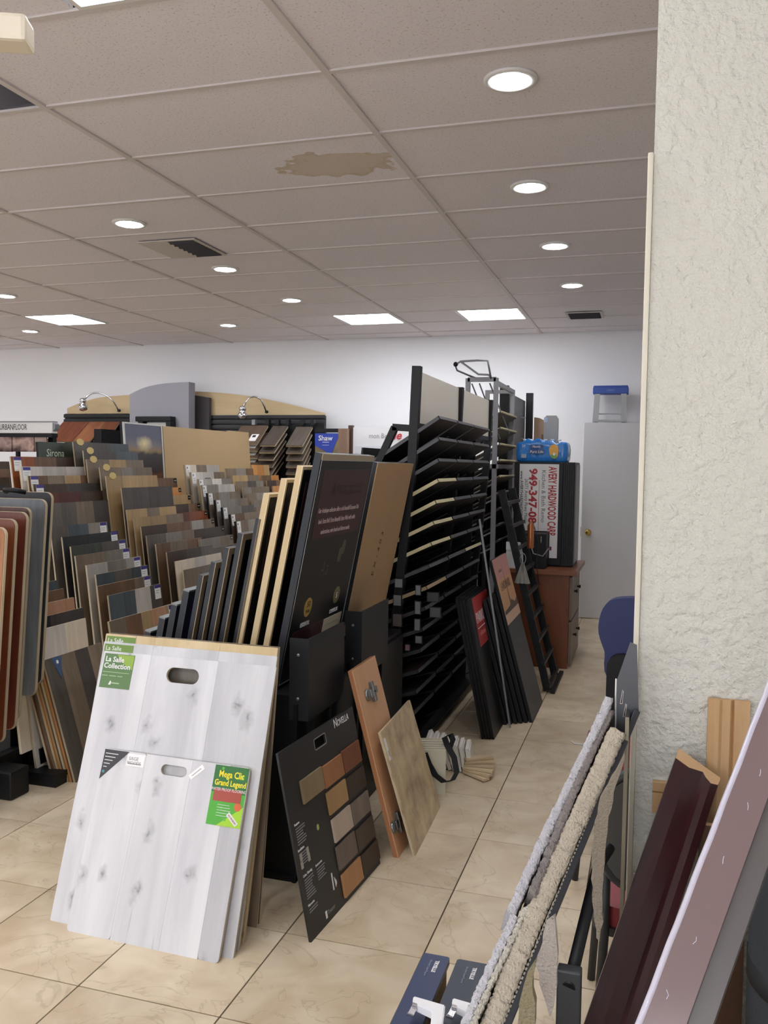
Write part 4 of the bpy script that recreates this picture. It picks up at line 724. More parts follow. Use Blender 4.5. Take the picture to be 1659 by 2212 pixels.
for k in range(6):
    M = Matrix.Translation((-.83, 4.20, .006+.013*k)) @ Matrix.Rotation(math.radians(-35+14*k), 4, 'Z')
    o = obj('wood_chip', box(-.02, .13, -.02, .02, 0, .012, .001), wood('chip_loose', 'a58a68', 'd8c6a6', .5, horiz=True, var=.2), None, M); tag(o, 'small pale wood chip, %s of the fanned pile on the floor' % ('lowest' if k == 0 else ORD[k]), 'wood chip', 'fanned wood chips on the floor')
o = obj('paper_scrap', tube([(-.39, 4.9, .004), (-.37, 4.86, .006), (-.32, 4.86, .005), (-.28, 4.9, .004)], .004, 5), WHT); tag(o, 'white scrap of string on the floor beside the carpets', 'scrap')

# ------------------------------------------------------------------ wooden cabinet, black fridge, sign, water pack
RWD = wood('reddish_cabinet', '5f3520', '7c4a2e', .4, sc=3, var=.03); DRW = mat('drawer_front', '6f6052', .5); TOPW = wood('cabinet_top', '6d4027', '8a573a', .35, horiz=True, var=.03)
cb = thing('wooden_cabinet', 'reddish brown wooden drawer cabinet at the end of the aisle', 'cabinet', (-1.05, 6.68, 0))
obj('body', box(0, .475, 0, .78, 0, .715), RWD, cb); obj('top', box(-.03, .53, -.03, .82, .715, .75, .004), TOPW, cb)
for z0, z1 in ((.37, .70), (.03, .355)):
    d_ = obj('drawer', box(.476, .495, .02, .76, z0, z1, .003), DRW, cb)
    for yy in (.25, .53): obj('knob', lathe([(.008, 0), (.007, .012), (.015, .018), (.013, .026), (.002, .028)], 14), mat('dark_knob', '2a211c', .4), d_, Matrix.Translation((.495, yy, (z0+z1)/2+.03)) @ Matrix.Rotation(math.pi/2, 4, 'Y'))
FRG = mat('fridge_black', '090a0c', .4, spec=.3)
fr = thing('black_fridge', 'black ribbed fridge standing on the wooden cabinet', 'fridge', (-1.045, 6.93, .75))
obj('body', box(0, .47, .02, .46, 0, .82, .006), FRG, fr); obj('door', box(0, .38, 0, .018, .01, .815, .004), FRG, fr)
for k in range(5): obj('rib', box(.385+.017*k, .395+.017*k, .004, .02, .02, .81), FRG, fr)
obj('grey_side_trim', box(.47, .474, .1, .46, .02, .8), GREYM, fr)
SIGNW = mat('sign_white', 'dcdcda', .4); REDI = mat('sign_red', 'a8242c', .5)
sg = thing('shop_sign', 'white shop sign board turned on its side before the black fridge', 'sign', (-1.0, 6.905, .818))
obj('board', plate([[(0, .21), (.245, .21), (.245, 0), (.305, 0), (.305, .735), (0, .735)]], 0, .012), SIGNW, sg)
rv = -math.pi/2
text('AVERY HARDWOOD CARP', .088, REDI, sg, .228, .715, rot=rv, sx=.50, bold=.0022); text('Kitchen & Bath Remo', .046, mat('sign_grey', '5d5d62', .5), sg, .175, .69, rot=rv, sx=1.02)
obj('red_rule', box(.153, .156, -.001, 0, .21, .61), REDI, sg); text('949-347-08', .086, REDI, sg, .078, .70, rot=rv, sx=1.08, bold=.003); text('26371 Avery Pkwy Missio', .036, mat('sign_dark', '3c3c42', .5), sg, .044, .62, rot=rv, sx=.95); text('www.AVERYHARDWOODAN', .034, mat('sign_dark', '3c3c42'), sg, .006, .68, rot=rv, sx=.92, bold=.0006); obj('purple_mark', box(.247, .262, -.001, 0, .06, .09), mat('purple_mark', '6d1f4a', .5), sg)
bp_ = thing('black_power_box', 'black boxy device with a cable on the wooden cabinet', 'device', (-1.0, 6.70, .75)); obj('case', box(.06, .24, .02, .2, 0, .27, .008), BLK, bp_); obj('cable', tube([(.1, .02, .25), (.15, -.02, .12), (.22, 0, .1), (.26, .03, .16)], .005, 6), GREYM, bp_); obj('clip', box(.2, .205, .012, .02, .2, .25), CHROME, bp_)
o = thing('white_crown_moulding', 'short white crown moulding piece on the wooden cabinet', 'moulding', (-1.06, 6.70, .75)); obj('profile', join([box(0, .13, 0, .012, 0, .2), box(0, .13, -.015, .0, .14, .2), box(0, .13, -.008, 0, .1, .12)]), WHT, o)
# bottled water pack
wp = thing('water_bottle_pack', 'shrink wrapped blue pack of water bottles on the black fridge', 'water bottles', (-1.05, 6.96, 1.571))
FILM = mat('blue_film', '2f7fd0', .12, bump=.35, bscale=18); CLR = mat('clear_film', 'b9c6da', .08, bump=.4, bscale=22)
bm = bmesh.new(); bmesh.ops.create_cube(bm, size=1); bmesh.ops.subdivide_edges(bm, edges=bm.edges[:], cuts=9, use_grid_fill=True)
for v in bm.verts:
    s_ = 1-.06*(abs(v.co.z*2)**4); v.co = (v.co.x*.40*s_+.21, v.co.y*.28*s_+.16, (v.co.z+.5)*.165*(1+.09*math.sin(v.co.x*38)*(v.co.z > 0)) + .028*max(0, v.co.z)*math.cos(v.co.x*6+.8))
me = bpy.data.meshes.new('pack'); bm.to_mesh(me); bm.free()
for p in me.polygons: p.use_smooth = True
obj('wrap', me, FILM, wp); obj('badge', plate([rrect(.115, .225, .105, .135, .0149, 5)], .004, .01), mat('navy_badge', '123a7a', .3), wp); text('Nestlé', .026, WTXT, wp, .17, .112, y=.003, align='CENTER', sx=.9); obj('ribbon', box(.11, .23, .006, .014, .062, .098), mat('navy_badge', '123a7a'), wp); text('Pure Life', .03, WTXT, wp, .17, .07, y=.004, align='CENTER', shear=.2)
obj('drop_label', plate([[(.29, .03), (.315, .025), (.335, .04), (.342, .09), (.335, .125), (.31, .14), (.28, .13), (.268, .1), (.275, .06)]], .003, .012), mat('yellow_drop', 'dfa52c', .3), wp); obj('green_tip', plate([rrect(.283, .33, .03, .062, .0155)], .001, .004), mat('green_tip', '5a9f3a', .3), wp); obj('white_dot', plate([rrect(.297, .318, .05, .072, .0104)], 0, .003), WHT, wp)
text('24', .03, WTXT, wp, .055, .115, y=.004, sx=.9); obj('barcode_patch', box(.05, .09, .004, .014, .03, .06), mat('barcode_grey', '9fb0c2', .5), wp); obj('clear_end', lathe([(.001, 0), (.035, .01), (.05, .035), (.052, .07), (.03, .11), (.001, .12)], 14), CLR, wp, Matrix.Translation((.375, .13, .03))); 
for k in range(6): obj('bottle_cap', lathe([(.014, 0), (.014, .012), (.012, .014)], 12), WHT, wp, (.06+.055*k, .12, .168))
# carton tube and round table top behind
o = thing('carton_sleeve', 'upright grey carton sleeve behind the water pack', 'carton', (-.87, 7.32, 1.571)); obj('sleeve', prismY([(0, 0), (.115, 0), (.115, .36), (.1, .385), (.02, .385), (0, .36)], 0, .06), mat('grey_carton', 'a7a6a2', .5, bump=.2, bscale=30), o); obj('film_flap', box(.0, .03, -.004, 0, .33, .37), CLR, o)
o = thing('arched_board', 'tan round topped board leaning behind the grey panel stand', 'board', (-1.13, 8.7, 0)); pts = [(0, 0), (.27, 0), (.27, 1.6)] + [(.27-.27*(1-math.cos(a_)), 1.6+.42*math.sin(a_)) for a_ in [math.pi/2*k/8 for k in range(1, 9)]]
obj('panel', plate([pts], 0, .02), mat('tan_arch', '9a8168', .6), o); obj('batten', bar((.09, -.01, .2), (.09, -.01, 1.85), .025), mat('brown_batten', '6d4f38', .6), o)

# door leaf, stepladder ---------------------------------------------
dr = struct('door_1', (-.665, 9.0, .012)); dr.rotation_euler.z = math.radians(8)
obj('door_leaf', box(0, .82, 0, .04, 0, 1.97), mat('door_white', 'cfcfd1', .45), dr); obj('door_edge', box(-.006, 0, .002, .038, 0, 1.97), WHT, dr)
kn = obj('door_knob', lathe([(.028, 0), (.028, .005), (.012, .012), (.012, .03), (.03, .045), (.032, .06), (.022, .072), (.002, .075)], 18), mat('brass', 'b59a55', .2, .9), dr, Matrix.Translation((.06, 0, .87)) @ Matrix.Rotation(math.pi/2, 4, 'X')); obj('latch_plate', box(-.008, -.004, .008, .03, .82, .92), BLK, dr)
ALU = mat('aluminium', '8f9091', .4, .75); BLUE = mat('blue_plastic', '2b4a9a', .45)
ld = thing('stepladder', 'aluminium stepladder with a blue top behind the white door', 'ladder', (-.60, 9.26, 0)); LZ = 2.37
obj('blue_top', join([box(-.005, .345, -.05, .12, LZ-.085, LZ-.015, .008), box(.0, .34, -.04, .11, LZ-.02, LZ, .006)]), BLUE, ld)
text('LADDER', .02, mat('pale_blue_ink', '8fa4d6', .5), ld, .17, LZ-.055, y=-.052, align='CENTER')
for s in (0, 1):
    obj('front_rail', bar((.03+.28*s+(.09 if s else -.09), -.18, .0), (.04+.26*s, -.03, LZ-.08), .055, .025), ALU, ld); obj('rear_rail', bar((.0+.34*s+(.05 if s else -.05), .21, 0), (.03+.28*s, .09, LZ-.08), .03, .02), ALU, ld)
for k in range(7):
    z = .28+.29*k; f_ = z/(LZ-.08); hw = .14+.09*(1-f_); obj('step', box(.17-hw, .17+hw, -.18+.15*f_-.03, -.18+.15*f_+.05, z-.02, z), ALU, ld)
obj('rear_brace', bar((.03, .1, LZ-.28), (.31, .1, LZ-.28), .05, .01), ALU, ld)

# ------------------------------------------------------------------ sunset poster and big tan boards above the racks
XB = -4.08
def imgmat(name, stops, ax=2, H=1., noise=.1):
    m = bpy.data.materials.new(name); m.use_nodes = True; nt = m.node_tree; b = nt.nodes['Principled BSDF']; L = nt.links.new; N = nt.nodes.new
    tc = N('ShaderNodeTexCoord'); sp = N('ShaderNodeSeparateXYZ'); L(tc.outputs['Object'], sp.inputs[0]); n = N('ShaderNodeTexNoise'); n.inputs['Scale'].default_value = 7; n.inputs['Detail'].default_value = 6; L(tc.outputs['Object'], n.inputs['Vector'])
    s = N('ShaderNodeMath'); s.operation = 'MULTIPLY_ADD'; s.inputs[1].default_value = 1/H; L(sp.outputs[ax], s.inputs[0]); k = N('ShaderNodeMath'); k.operation = 'MULTIPLY_ADD'; k.inputs[1].default_value = noise; k.inputs[2].default_value = -noise/2; L(n.outputs['Fac'], k.inputs[0]); L(k.outputs[0], s.inputs[2])
    cr = N('ShaderNodeValToRGB'); e = cr.color_ramp.elements
    while len(e) > 1: e.remove(e[-1])
    e[0].position = stops[0][0]; e[0].color = (*hexc(stops[0][1]), 1)
    for p_, h in stops[1:]: q_ = e.new(p_); q_.color = (*hexc(h), 1)
    L(s.outputs[0], cr.inputs[0]); L(cr.outputs[0], b.inputs['Base Color']); b.inputs['Roughness'].default_value = .35; return m
tl, tr_ = atX(265, 911, XB), atX(349, 918, XB); W = tr_.y-tl.y; H = .66; M = yframe(tl, 4, H)
t = thing('sunset_poster', 'framed landscape photo of a sunset over dark hills', 'poster', M)
obj('frame', plate([[(0, 0), (W, 0), (W, H), (0, H)], [(.018, .012), (W-.018, .012), (W-.018, H-.012), (.018, H-.012)]], -.004, .012), mat('white_frame', 'c9c9c6', .5), t); obj('backing', box(0, W, .006, .03, 0, H), BLK, t)
obj('photo', box(.018, W-.018, 0, .006, .012, H-.012), imgmat('sunset_photo', [(0, '1f1612'), (.22, '2c1d15'), (.36, '5c3a20'), (.40, '2a211e'), (.62, '2f2a2a'), (.66, '8a7450'), (.72, '746f74'), (.82, '55586a'), (1., '4d5266')], 2, H, .12), t)
def _glow(m, cx, cz):
    nt = m.node_tree; L = nt.links.new; N = nt.nodes.new; b = nt.nodes['Principled BSDF']; src = b.inputs['Base Color'].links[0].from_socket
    tc = N('ShaderNodeTexCoord'); sb = N('ShaderNodeVectorMath'); sb.operation = 'SUBTRACT'; sb.inputs[1].default_value = (cx, 0, cz); L(tc.outputs['Object'], sb.inputs[0]); ml = N('ShaderNodeVectorMath'); ml.operation = 'MULTIPLY'; ml.inputs[1].default_value = (5, 0, 7); L(sb.outputs[0], ml.inputs[0])
    ln = N('ShaderNodeVectorMath'); ln.operation = 'LENGTH'; L(ml.outputs[0], ln.inputs[0]); n = N('ShaderNodeTexNoise'); n.inputs['Scale'].default_value = 9; n.inputs['Detail'].default_value = 5; L(tc.outputs['Object'], n.inputs['Vector'])
    ad = N('ShaderNodeMath'); ad.operation = 'MULTIPLY_ADD'; ad.inputs[1].default_value = .9; L(n.outputs['Fac'], ad.inputs[0]); L(ln.outputs['Value'], ad.inputs[2]); r_ = N('ShaderNodeValToRGB'); r_.color_ramp.elements[0].position = .35; r_.color_ramp.elements[1].position = 1.0; r_.color_ramp.elements[0].color = (1, 1, 1, 1); r_.color_ramp.elements[1].color = (0, 0, 0, 1); L(ad.outputs[0], r_.inputs[0])
    mx = N('ShaderNodeMix'); mx.data_type = 'RGBA'; L(r_.outputs[0], mx.inputs[0]); L(src, mx.inputs[6]); mx.inputs[7].default_value = (*hexc('f0dfa8'), 1); L(mx.outputs[2], b.inputs['Base Color'])
_glow(bpy.data.materials['sunset_photo'], W*.5, H*.74)
obj('post', box(W*.4, W*.6, .03, .08, -1.25, .3), BLK, t)
TANP = mat('tan_board', 'b79c74', .7, var=.05, bscale=3)
for k, (a, b) in enumerate((((352, 920), (497, 931)), ((492, 930), (537, 933)))):
    tl, tr_ = atX(*a, XB-.02*k), atX(*b, XB-.02*k); o = obj('tan_board', box(0, tr_.y-tl.y, 0, .015, 0, 1.1), TANP, None, yframe(tl, 4, 1.1)); tag(o, ['large plain tan board right of the sunset poster', 'narrow plain tan board at the far end of the large one'][k], 'board'); q_ = obj('leg', box(.1, .16, .016, .06, -.8, .3), BLK, o)

# ------------------------------------------------------------------ displays along the back wall
MAP = wood('maple_panel', 'bda67f', 'cdb892', .5, sc=3, horiz=True, var=.03); GP = mat('grey_arch', '8d8b93', .5); SLAT = mat('black_slatwall', '15171b', .4)
def arch(px, Y, base_z, d, m, t, name):
    pts = [atY(x, y, Y) for x, y in px]; o0 = t.location
    lp = [(pts[0].x-o0.x, base_z-o0.z)] + [(p.x-o0.x, p.z-o0.z) for p in pts] + [(pts[-1].x-o0.x, base_z-o0.z)]
    return obj(name, plate([lp], Y-o0.y, d), m, t)
bd = thing('arched_wall_display', 'black wall display with arched maple header and grey centre arch', 'display', (-5.3, 9.3, 0))
def pcurve(pts, n=8):
    o = []
    for i in range(len(pts)-1):
        p0, p1, p2, p3 = pts[max(i-1, 0)], pts[i], pts[i+1], pts[min(i+2, len(pts)-1)]
        for k in range(n):
            s_ = k/n; o.append(tuple(.5*((2*p1[c])+(-p0[c]+p2[c])*s_+(2*p0[c]-5*p1[c]+4*p2[c]-p3[c])*s_*s_+(-p0[c]+3*p1[c]-3*p2[c]+p3[c])*s_**3) for c in (0, 1)))
    return o+[pts[-1]]
arch(pcurve([(145, 882), (180, 868), (220, 858), (280, 853)]), 9.3, 2.09, .03, MAP, bd, 'maple_header')
arch(pcurve([(410, 845), (470, 848), (540, 856), (620, 872), (701, 892)]), 9.3, 2.06, .03, MAP, bd, 'maple_header')
arch(pcurve([(280, 852), (310, 838), (350, 829), (408, 825)]), 9.0, 1.2, .14, GP, bd, 'grey_centre_arch')
q_ = atY(452, 858, 9.25); arch([(410, 852), (452, 859)], 9.22, 1.3, .05, mat('charcoal_panel', '3a3638', .6), bd, 'charcoal_panel')
for (xa, ya, xb, yb) in ((138, 893, 279, 893), (452, 895, 702, 898)):
    a, b = atY(xa, ya, 9.28), atY(xb, yb, 9.28); obj('slatwall', box(a.x+5.3, b.x+5.3, .0, .02, 0, min(a.z, b.z)), SLAT, bd)
    for k in range(5): obj('slat', box(a.x+5.3, b.x+5.3, -.03, .0, a.z-.055-.06*k, a.z-.01-.06*k, .008), SLAT, bd)
a, b = atY(300, 900, 8.96), atY(376, 905, 8.96); q_ = obj('black_shelf', join([box(a.x+5.3, b.x+5.3, -.42, -.3, a.z-.06, a.z, .01), box(a.x+5.34, a.x+5.4, -.42, -.3, a.z-.6, a.z-.06), box(b.x+5.24, b.x+5.3, -.42, -.3, a.z-.6, a.z-.06)]), BLK, bd); obj('white_card', box(a.x+5.42, b.x+5.22, -.36, -.34, a.z-.3, a.z-.07), WHT, bd)
def goose(pb, pm, ptip, label):
    a, m_, b = atY(*pb, 9.24), [atY(*q, 9.12-.04*i) for i, q in enumerate(pm)], atY(*ptip, 8.95)
    t = thing('gooseneck_lamp', label, 'lamp', a); pts = [V((0, 0, 0))]+[p-a for p in m_]+[b-a]; sm = [V(p) for p in pts]
    cv = []
    for i in range(len(sm)-1):
        p0, p1, p2, p3 = sm[max(i-1, 0)], sm[i], sm[i+1], sm[min(i+2, len(sm)-1)]
        for k in range(6):
            s_ = k/6; cv.append(.5*((2*p1)+(-p0+p2)*s_+(2*p0-5*p1+4*p2-p3)*s_*s_+(-p0+3*p1-3*p2+p3)*s_**3))
    cv.append(sm[-1]); obj('neck', tube(cv, .009, 8), CHROME, t)
    h = obj('lamp_head', lathe([(.012, .05), (.034, .042), (.04, .015), (.036, 0), (.03, -.012), (.045, -.03), (.056, -.06), (.05, -.085), (.03, -.1), (.002, -.105)], 18), CHROME, t, b-a)
    obj('mount', lathe([(.02, 0), (.02, .02), (.01, .03)], 12), BLK, t)
goose((257, 889), [(248, 872), (235, 858), (216, 849), (198, 850), (185, 860)], (179, 869), 'chrome gooseneck lamp on the left of the wall display')
goose((576, 892), [(570, 876), (562, 862), (550, 857), (538, 860), (530, 870)], (524, 886), 'chrome gooseneck lamp on the right of the wall display')
# sloping planks under the left slatwall
def slope(tl, tr, bl, X0Y, label, cat, m, T=.014, group=None, nm='sloping_sample'):
    a = atY(*tl, X0Y); b = atY(*tr, X0Y); c = atX(*bl, a.x); w_ = b-a; W = w_.length; u = a-c; H = u.length; w_.z = 0
    M = frame(c, w_, u); t = thing(nm, label, cat, M, group); obj('face', box(0, W, 0, .004, 0, H), m, t); obj('core', box(0, W, .004, T, 0, H), EDGE, t); return t, M, W, H
MAH = wood('mahogany_gloss', '5c2a17', '7d4326', .25); MAH2 = wood('reddish_mix', '6f3d24', '9a6440', .3)
slope((137, 911), (193, 911), (98, 953), 9.2, 'dark mahogany sloping board under the left arch', 'sample board', MAH, group='sloping boards on the left display')
slope((194, 911), (229, 911), (158, 953), 9.2, 'light reddish sloping board under the left arch', 'sample board', MAH2, group='sloping boards on the left display')
slope((230, 911), (259, 911), (201, 952), 9.2, 'red brown sloping board next to the sunset poster', 'sample board', wood('mix3', '5f3220', '8a5236', .3), group='sloping boards on the left display')
ls_ = thing('sloping_shelf_unit', 'black shelf unit carrying the sloping reddish boards', 'display', (-7, 8.6, 0)); a = atY(137, 911, 9.2); b = atY(262, 911, 9.2); obj('carcass', box(a.x+7, b.x+7, .1, .66, 0, 1.62), BLK2, ls_); obj('back_panel', box(a.x+7, b.x+7, .62, .66, 1.62, a.z), BLK2, ls_); obj('fin', box(b.x+6.9, b.x+7.0, .2, .62, 1.62, 1.9), BLK, ls_)
# three columns of dark planks in the middle
DPK = [wood('dk_plank_%d' % k, a, b, .4) for k, (a, b) in enumerate((('4a3c31', '6d5b4c'), ('3c3530', '574d46'), ('463f39', '6a6058')))]
CLM = [((522, 919), (579, 920), (497, 957), 0, 'left'), ((590, 920), (622, 919), (561, 961), 1, 'middle'), ((640, 922), (675, 922), (617, 962), 2, 'right')]
for tl, tr, bl, mi, nm_ in CLM:
    for i in range(6):
        dy = 15.2*i
        t, M, W, H = slope((tl[0]-1*i*(mi == 2)-(2*i if mi == 1 else 0), tl[1]+dy), (tr[0]-1*i*(mi == 2)-(2*i if mi == 1 else 0), tr[1]+dy), (bl[0]-(0 if mi == 2 else 2*i if mi == 1 else 0), bl[1]+dy), 9.0, 'dark plank, %s from the top in the %s column by the tan board' % ('first' if i == 0 else ORD[i], nm_), 'sample plank', DPK[mi], T=.022, group='columns of dark planks at the back')
        if mi == 0: q_ = obj('price_tag', box(W*.62, W*.88, -.003, 0, .04, .17), WHT, t); obj('printed_square', box(W*.68, W*.8, -.004, -.003, .11, .15), DKTXT, q_)
fr_ = thing('plank_column_frame', 'black frame with hooks carrying the dark plank columns', 'display', (-4.5, 9.05, 0)); a = atY(522, 915, 9.05); b = atY(700, 915, 9.05)
obj('back_board', box(a.x+4.5, b.x+4.5, .0, .03, 0, a.z), BLK2, fr_)
for px in (548, 578, 599, 621, 652, 675): q_ = atY(px, 912, 9.0); obj('hook', box(q_.x+4.5-.02, q_.x+4.5+.02, -.06, 0, q_.z-.03, q_.z+.03), STEEL if px < 560 else BLK, fr_)
for px in (560, 601, 636, 697): q_ = atY(px, 950, 9.0); obj('side_rail', box(q_.x+4.5-.012, q_.x+4.5+.012, -.15, 0, .9, 1.84), BLK, fr_)
# blue carpet brand sign, posters
BLU = mat('brand_blue', '2440a8', .4); KHA = imgmat('stone_photo', [(0, '3f3a28'), (.5, '6b5f46'), (1, '8b7a5c')], 2, .3, .8)
a, b = atY(681, 936, 8.6), atY(768, 938, 8.6); o0 = V((a.x, 8.6, a.z-.42)); W = b.x-a.x
t = thing('brand_sign', 'blue pennant brand sign over a stone photo at the back', 'sign', o0); obj('photo', box(0, W, 0, .02, 0, .40), KHA, t); c_ = atY(735, 937, 8.6).x-a.x; obj('blue_pennant', plate([[(0, .30), (0, .42), (c_, .42), (c_*.8, .30), (c_*.66, .19), (c_*.3, .25), (0, .29)]], -.006, .006), BLU, t); text('Shaw', .075, WTXT, t, c_*.42, .345, y=-.008, align='CENTER', bold=.001); obj('printed_line', box(c_*.3, c_*.56, -.0075, -.006, .325, .33), WTXT, t); obj('printed_line', box(c_*.3, c_*.56, -.0075, -.006, .295, .298), WTXT, t); obj('brown_room_photo', box(c_, W, -.004, 0, .0, .40), imgmat('brown_room', [(0, '3a2416'), (.5, '5b3a22'), (.75, '8d7350'), (1, '4a3020')], 2, .4, .5), t); obj('top_bar', box(0, W, -.01, .03, .43, .47), BLK, t)
obj('leg', box(.05, .1, .02, .07, -1.4, .43), BLK, t); obj('leg', box(W-.1, W-.05, .02, .07, -1.4, .43), BLK, t)
a, b = atY(732, 926, 8.4), atY(750, 970, 8.4); o = obj('brown_column', box(a.x, b.x, 8.38, 8.46, 0, a.z), wood('brown_col', '7d6452', '957b66', .5)); tag(o, 'narrow brown board standing before the stone photo', 'board')
a, b = atY(763, 923, 8.5), atY(890, 921, 8.5); o0 = V((a.x, 8.5, a.z-.55)); W = b.x-a.x
t = thing('room_poster', 'white poster with a red script word and a room photo', 'poster', o0); obj('sheet', box(0, W, 0, .015, 0, .55), mat('poster_white', 'e4e4e6', .4), t); obj('frame_side', box(-.05, 0, -.01, .03, -1.3, .57), mat('poster_frame_brown', '4b342a', .5), t); obj('room_photo', box(.03, W*.52, -.002, 0, .04, .36), imgmat('room_photo', [(0, '83838c'), (.4, 'b9bac4'), (.7, '8f909a'), (1, 'd4d6dd')], 2, .3, .9), t)
text('mon Berry', .07, GREYM, t, W*.27, .44, sx=.9, y=-.002); text('Me', .12, mat('poster_red', 'c0343c', .5), t, W*.58, .43, shear=.3, y=-.004, bold=.003); q_ = obj('dark_table_print', box(W*.5, W*.8, -.003, 0, .2, .34), mat('table_print', '2b2326', .5), t); obj('red_strip', box(W*.52, W*.78, -.004, -.003, .29, .315), mat('red_strip', '9c3038', .5), q_); obj('post', box(W*.6, W*.66, .015, .05, -1.3, .5), BLK, t)
# flooring brand light box and picture row at the left
a, b = atY(-60, 911, 7.6), atY(111, 912, 7.6); c_ = atY(111, 936, 7.6); W = b.x-a.x; hh = b.z-c_.z; o0 = V((a.x, 7.6, c_.z))
t = thing('header_sign', 'white header sign with thin black lettering at the left', 'sign', o0); obj('box', box(0, W, 0, .10, 0, hh, .006), mat('sign_bright', 'e2e2e2', .4), t); obj('grey_rim', box(0, W, -.004, .1, hh, hh+.012), GREYM, t); obj('end_bracket', prismY([(W, .02), (W+.03, .05), (W+.03, hh-.02), (W, hh)], .02, .09), STEEL, t)
text('URBANFLOOR', .085, DKTXT, t, W-.30, .035, align='RIGHT', sx=.62, y=-.002); obj('black_rail', box(0, W, 0, .1, -.04, 0), BLK, t); obj('rear_post', box(W-.12, W-.06, .1, .16, -o0.z, hh), BLK, t)
for k, (xa, xb, m_) in enumerate(((-60, 25, imgmat('room_a', [(0, '3a1e1c'), (.4, 'b39a94'), (.6, '5b3a36'), (1, '80746e')], 2, .3, 1.)), (27, 73, imgmat('room_b', [(0, '3b2226'), (.35, 'c3a79c'), (.6, '5a3b3a'), (1, '9a8a84')], 2, .3, 1.2)), (75, 100, imgmat('room_c', [(0, '6a4440'), (.5, 'a9988e'), (1, '6d6259')], 2, .3, 1.)))):
    pa, pb = atY(xa, 940, 7.62), atY(xb, 976, 7.62); o = obj('room_picture', box(0, pb.x-pa.x, 0, .02, 0, pa.z-pb.z), m_, None, Matrix.Translation((pa.x, 7.62, pb.z))); tag(o, ['room picture at the left edge under the header sign', 'room picture with pale furniture under the header sign', 'small brown room picture at the end under the header sign'][k], 'picture', 'pictures under the header sign'); obj('post', box(.02, .05, .021, .06, -pb.z, .05), BLK, o)

# ------------------------------------------------------------------ chairs by the stucco wall
REDF = mat('red_vinyl', '8a3338', .4); CHF = mat('chair_dark', '2a2b2e', .45); CHG = mat('chair_grey_pad', '4b4a47', .7)
def chair(loc, rz, label, bz=(.58, .92), arms=True):
    t = thing('side_chair', label, 'chair', Matrix.Translation(loc) @ Matrix.Rotation(rz, 4, 'Z'), 'red seated chairs by the wall')
    obj('seat', plate([rrect(-.22, .22, -.22, .22, .06, 5)], 0, .05), REDF, t, Matrix.Translation((0, 0, .45)) @ Matrix.Rotation(-math.pi/2, 4, 'X'))
    obj('seat_edge', plate([rrect(-.23, .23, -.23, .23, .065, 5)], .05, .02), CHF, t, Matrix.Translation((0, 0, .45)) @ Matrix.Rotation(-math.pi/2, 4, 'X'))
    bk_ = obj('backrest', plate([rrect(-.21, .21, bz[0], bz[1], .1, 6)], -.26, .03), CHG, t); obj('back_rim', tube([(x, -.245, z) for x, z in rrect(-.215, .215, bz[0]-.005, bz[1]+.005, .1, 6)], .014, 8, True), CHF, bk_)
    for sx in (-1, 1):
        obj('leg', tube([(.2*sx, .2, .39), (.22*sx, .23, 0)], .012, 8), CHF, t); obj('leg', tube([(.2*sx, -.22, .6), (.2*sx, -.22, .39), (.22*sx, -.28, 0)], .012, 8), CHF, t)
        if arms: obj('arm_rest', tube([(.24*sx, -.24, .6), (.25*sx, -.1, .64), (.25*sx, .1, .63), (.24*sx, .14, .4)], .014, 8), CHF, t)
chair((.105, 2.40, 0), math.radians(4), 'red seated chair with a dark back beside the stucco wall edge', (.52, .80), False)
chair((.0, 3.46, 0), math.radians(90), 'red chair farther along the aisle behind the carpets', arms=False)
oc = thing('office_chair', 'blue upholstered office chair back near the wooden cabinet', 'chair', Matrix.Translation((.085, 4.12, 0)) @ Matrix.Rotation(math.radians(-4), 4, 'Z')); BLF = mat('blue_fabric', '3b4268', .85, bump=.1, bscale=200)
obj('back_cushion', plate([pcurve([(-.25, .72), (-.28, .82), (-.25, .93), (-.15, .965), (.15, .965), (.25, .93), (.28, .82), (.24, .68), (.2, .58), (-.2, .58), (-.25, .72)], 5)[:-1]], -.2, .07), BLF, oc); obj('back_shell', plate([rrect(-.235, .235, .22, .72, .06, 5)], -.235, .035), BLK, oc)
obj('seat_cushion', box(-.16, .24, -.1, .38, .42, .50, .03), BLF, oc); obj('column', lathe([(.03, .1), (.03, .42)], 14), BLK, oc, (0, .12, 0)); obj('back_bar', bar((0, -.16, .55), (0, .0, .4), .06, .02), BLK, oc)
for k in range(5): a_ = 2*math.pi*k/5; l_ = obj('base_leg', bar((0, .12, .1), (.28*math.cos(a_), .12+.28*math.sin(a_), .06), .04, .03), BLK, oc); obj('castor', lathe([(.02, 0), (.028, .01), (.028, .04), (.02, .055)], 12), BLK, l_, (.28*math.cos(a_), .12+.28*math.sin(a_), 0))

